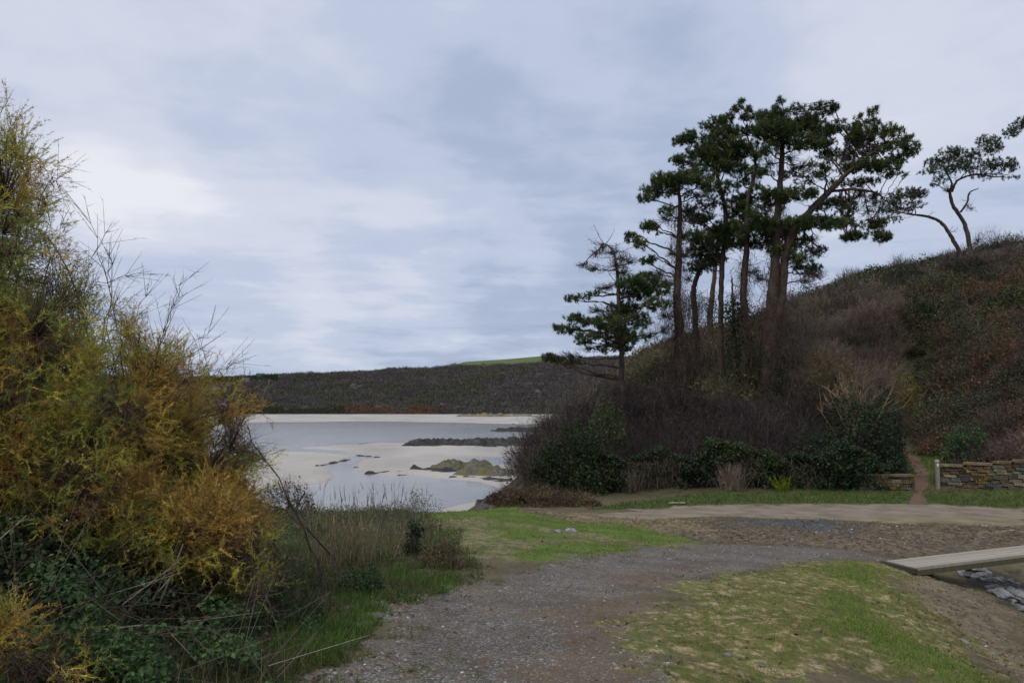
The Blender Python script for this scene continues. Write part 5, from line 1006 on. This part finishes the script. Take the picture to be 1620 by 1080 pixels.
reef('flat dark rock slab in front of the yellow lichened rocks', [(715, 756, .8), (750, 756, 1.5), (800, 762, 1.2)], .7, M_SLOPE, 207)
reef('low weed covered ledge left of the trailing grey rocks', [(583, 749, .6), (615, 747, 1.0), (645, 748, .9)], .65, M_REEF, 208, res=.18)
reef('thin dark weed line along the left bank of the stream channel', [(499, 738, .35), (525, 733, .5), (552, 727, .5)], .55, M_REEF, 209, res=.15)
reef('thin dark weed line at the bend of the stream channel', [(566, 721, .5), (585, 722, .8), (600, 724, .6)], .5, M_REEF, 210, res=.18)
reef('small dark ledge between the channel and the low ledge', [(560, 738, .3), (578, 743, .5)], .4, M_REEF, 211, res=.12)
reef('small flat dark rock on the wet sand under the trailing rocks', [(632, 752, .3), (662, 752, .6)], .4, M_REEF, 212, res=.12)
reef('scattered dark stones on the sand near the headland', [(800, 719, 1.2), (845, 717, 1.8)], .7, M_REEF, 213, res=.3)
def toe():
    u_, v_ = np.meshgrid(np.linspace(735, 880, 150), np.linspace(25.2, 46, 130)); X = (u_.ravel() - 810) / F * v_.ravel(); Y = v_.ravel(); H = base_h(X, Y)
    s_ = (X * .6 + Y * .8); H = H + .02 + (fbm(s_ * .9, (X * .8 - Y * .6) * 2.6, 4, 220) - .42) * .75 + (fbm(X * 3, Y * 3, 3, 221) - .5) * .15; edge = np.minimum(smooth(735, 755, u_.ravel()), 1 - smooth(860, 880, u_.ravel())); edge = edge * smooth(25.2, 27.2, Y) * (1 - smooth(43, 46, Y)); H = H - .12 - (1 - edge) * 1.6
    i = np.arange(129 * 149); a = (i // 149) * 150 + i % 149; o = mk('rock_slope', np.stack([X, Y, H], -1), np.stack([a, a + 1, a + 151, a + 150], -1), M_SLOPE); tag(o, 'steep dark slate rock slope where the headland meets the beach', 'rocks')
toe()
reef('pale rock pyramid at the foot of the far hillside', [(760, 659, 5), (782, 659, 7), (792, 659, 4)], 3.6, rock_mat('pale_far_rock', [(.3, (.09, .085, .065)), (.5, (.17, .15, .11)), (.72, (.26, .24, .18))], (.22, .17, .06), (.5, .6), .15), 214, res=.9)
reef('lower pale rocks left of the pyramid on the far shore', [(733, 659, 4), (752, 659, 6)], 2.4, bpy.data.materials['pale_far_rock'], 215, res=.9)
reef('low yellowish rocks right of the pyramid on the far shore', [(805, 658.5, 5), (835, 658.5, 6)], 2.2, bpy.data.materials['pale_far_rock'], 216, res=.9)

# ------------------------------------------------------------------ houses on the far shore, seen through the tamarisk
M_WW = simple('white_render', [(.3, (.45, .45, .44)), (.7, (.55, .55, .54))], .5); M_SL = simple('slate_roof', [(.3, (.07, .075, .09)), (.7, (.12, .125, .14))], .5); M_DK = simple('dark_glass', [(.3, (.02, .025, .03)), (.7, (.04, .045, .05))], .5, rough=.3)
def house(px, y, wd, dp, h, label):
    x = (px - 810) / F * y; z = float(hill_h(np.array([x]), np.array([float(y)]))[0]); o = empty('white_house', (x, y, z), 0); tag(o, label, 'house', 'white houses across the bay'); B = np.array([x, y, z])
    wd *= .62; dp *= .7; h *= .62; B = B - [0, 0, 1.2]
    V, T = jbox(B + [0, 0, h / 2 + 1], wd / 2, dp / 2, h / 2 + 1.5, 0, 0); mk('wall', V, T, M_WW, None, o)
    zt = h + 2.5; R_ = [(-wd / 2 - .3, -dp / 2 - .3, zt), (wd / 2 + .3, -dp / 2 - .3, zt), (wd / 2 + .3, dp / 2 + .3, zt), (-wd / 2 - .3, dp / 2 + .3, zt), (-wd / 2 - .3, 0, zt + dp * .42), (wd / 2 + .3, 0, zt + dp * .42)]
    mk('roof', np.array(R_) + B, [[0, 1, 5], [0, 5, 4], [2, 3, 4], [2, 4, 5], [0, 4, 3], [1, 2, 5], [0, 3, 2], [0, 2, 1]], M_SL, None, o)
    for q in (-.28, 0.02, .3):
        V, T = jbox(B + [q * wd, -dp / 2 - .02, h * .62 + 1], .55, .05, .6, 0, 0); mk('window', V, T, M_DK, None, o)
house(355, 445, 9, 6, 3.2, 'white house lowest down by the far shore, left one of the pair')
house(378, 447, 8, 6, 3, 'white house lowest down by the far shore, right one of the pair')
house(389, 520, 7, 5, 3, 'white gabled house midway up the far hillside behind the tamarisk tip')
house(412, 560, 8, 5, 3, 'white house high among dark conifers on the far ridge')
house(384, 570, 7, 5, 3, 'pale house on the far ridge left of the one among conifers')
house(345, 480, 8, 6, 3, 'pale house glimpsed through the tamarisk above the shore pair')

shrub('dark_bush', 'small dark bush on the skyline left of the leaning trunks', 1493, 60.5, .75, .55, n_tw=60, n_lf=1400, lcol=[(.015, .022, .014)], ls=.14, seed=71)
def plank():
    P = at_z(1071, 793.5, -3.2); P[2] = float(ground(P[:1], P[1:2])[0]) + .05; V, T = jbox(P, .27, .06, .015, .05, 0); o = mk('plank', V, T, simple('pale_board', [(.3, (.28, .25, .2)), (.7, (.4, .37, .31))], 9)); tag(o, 'short pale board lying on the green verge before the ivy hedge', 'board')
plank()
t = Acc(); A = at_z(1584, 836, -3.2); P = spline([A, A + [.25, -.15, .06], A + [.45, -.5, .02]], 7); P[:, 2] += float(ground(A[:1], A[1:2])[0]) - A[2] + .03; segs(t, P[:-1], P[1:], .02, .014, tints(6, [(.33, .29, .23)], .08)); tag(t.build('pale_stick', M_TWIG), 'bent pale stick lying on the bare earth beyond the footbridge', 'stick')

for k_, (nm, lb, px, y, r, h, kw) in enumerate([
 ('hill_shrub', 'rounded olive shrub on the slope just right of the largest pine trunk', 1285, 45, 1.5, 1.5, dict(n_tw=300, n_lf=1800, tcol=GB, lcol=OL)),
 ('hill_shrub', 'tan twiggy shrub below the skyline between the largest pine and the gorse', 1300, 50, 1.6, 1.5, dict(n_tw=900, tcol=[(.17, .13, .09)], tl=.6, tw_w=.02)),
 ('hill_shrub', 'pinkish grey bare shrub above the pale tan coppiced shrub', 1372, 41, 1.9, 2.3, dict(n_tw=1900, tcol=[(.22, .16, .13), (.18, .13, .11)], tl=.65, tw_w=.017)),
 ('hill_shrub', 'second pinkish grey bare shrub to the left of the first and lower', 1318, 40, 1.4, 1.7, dict(n_tw=1300, tcol=[(.19, .14, .11)], tl=.6, tw_w=.017)),
 ('hill_shrub', 'rounded dark green shrub midway up the hill above the dark gully', 1455, 46, 1.7, 1.5, dict(n_tw=60, n_lf=2400, lcol=DG, ls=.13)),
 ('hill_shrub', 'rust brown bracken hummock high on the right of the hill', 1560, 47, 1.9, 1.0, dict(n_tw=700, n_lf=900, tcol=[(.20, .10, .055)], lcol=RU, ls=.12)),
 ('hill_shrub', 'olive green hummock beside the rust brown bracken', 1500, 50, 1.8, 1.2, dict(n_tw=100, n_lf=2000, lcol=OL, ls=.14)),
 ('hill_shrub', 'dark evergreen hummock at the right edge halfway up the hill', 1612, 44, 1.7, 1.5, dict(n_tw=60, n_lf=2200, lcol=DG, ls=.13)),
 ('hill_shrub', 'grey green bramble dome over the path on its right side', 1490, 35.2, 1.7, 2.1, dict(n_tw=300, n_lf=3200, tcol=[(.12, .07, .06)], lcol=BR, ls=.10)),
 ('hill_shrub', 'purplish bare bramble dome above the right end of the long wall', 1585, 32, 1.5, 1.5, dict(n_tw=1500, n_lf=300, tcol=[(.15, .115, .10), (.12, .09, .08)], lcol=BR, tl=.5, tw_w=.014)),
 ('hill_shrub', 'blue green bramble dome above and left of the purplish one', 1548, 34.5, 1.5, 1.6, dict(n_tw=200, n_lf=3000, tcol=[(.12, .08, .07)], lcol=[(.055, .085, .055), (.08, .11, .07)], ls=.09)),
 ('hill_shrub', 'dark brown bare shrub high on the slope below the flat crowned pine', 1530, 53, 1.8, 1.3, dict(n_tw=900, tcol=BT, tl=.6, tw_w=.022)),
 ('hill_shrub', 'green ivy mound on the skyline right of the largest pine', 1395, 58, 2.0, 1.3, dict(n_tw=60, n_lf=1800, lcol=DG + [(.06, .09, .03)], ls=.16)),
 ('hill_shrub', 'brown green shrub bulging from the skyline at the right edge', 1608, 61, 1.9, 1.4, dict(n_tw=500, n_lf=900, tcol=GB, lcol=OL, ls=.15, tw_w=.02)),
 ('hill_shrub', 'olive hummock on the skyline seen left of the tall straight trunks', 1035, 52, 1.5, 1.1, dict(n_tw=80, n_lf=1600, lcol=OL, ls=.14)),
 ('hill_shrub', 'dark purple brown thorn bush leaning out over the beach', 862, 33.5, 1.1, 1.9, dict(n_tw=1500, tcol=BT, tl=.55)),
 ('hill_shrub', 'grey brown thorn bush left of the smallest pine trunk', 925, 36, 1.4, 1.7, dict(n_tw=1500, tcol=GB + BT, tl=.55)),
]):
    shrub(nm, lb, px, y, r, h, 'mixed shrubs on the headland slope', seed=80 + k_, **kw)
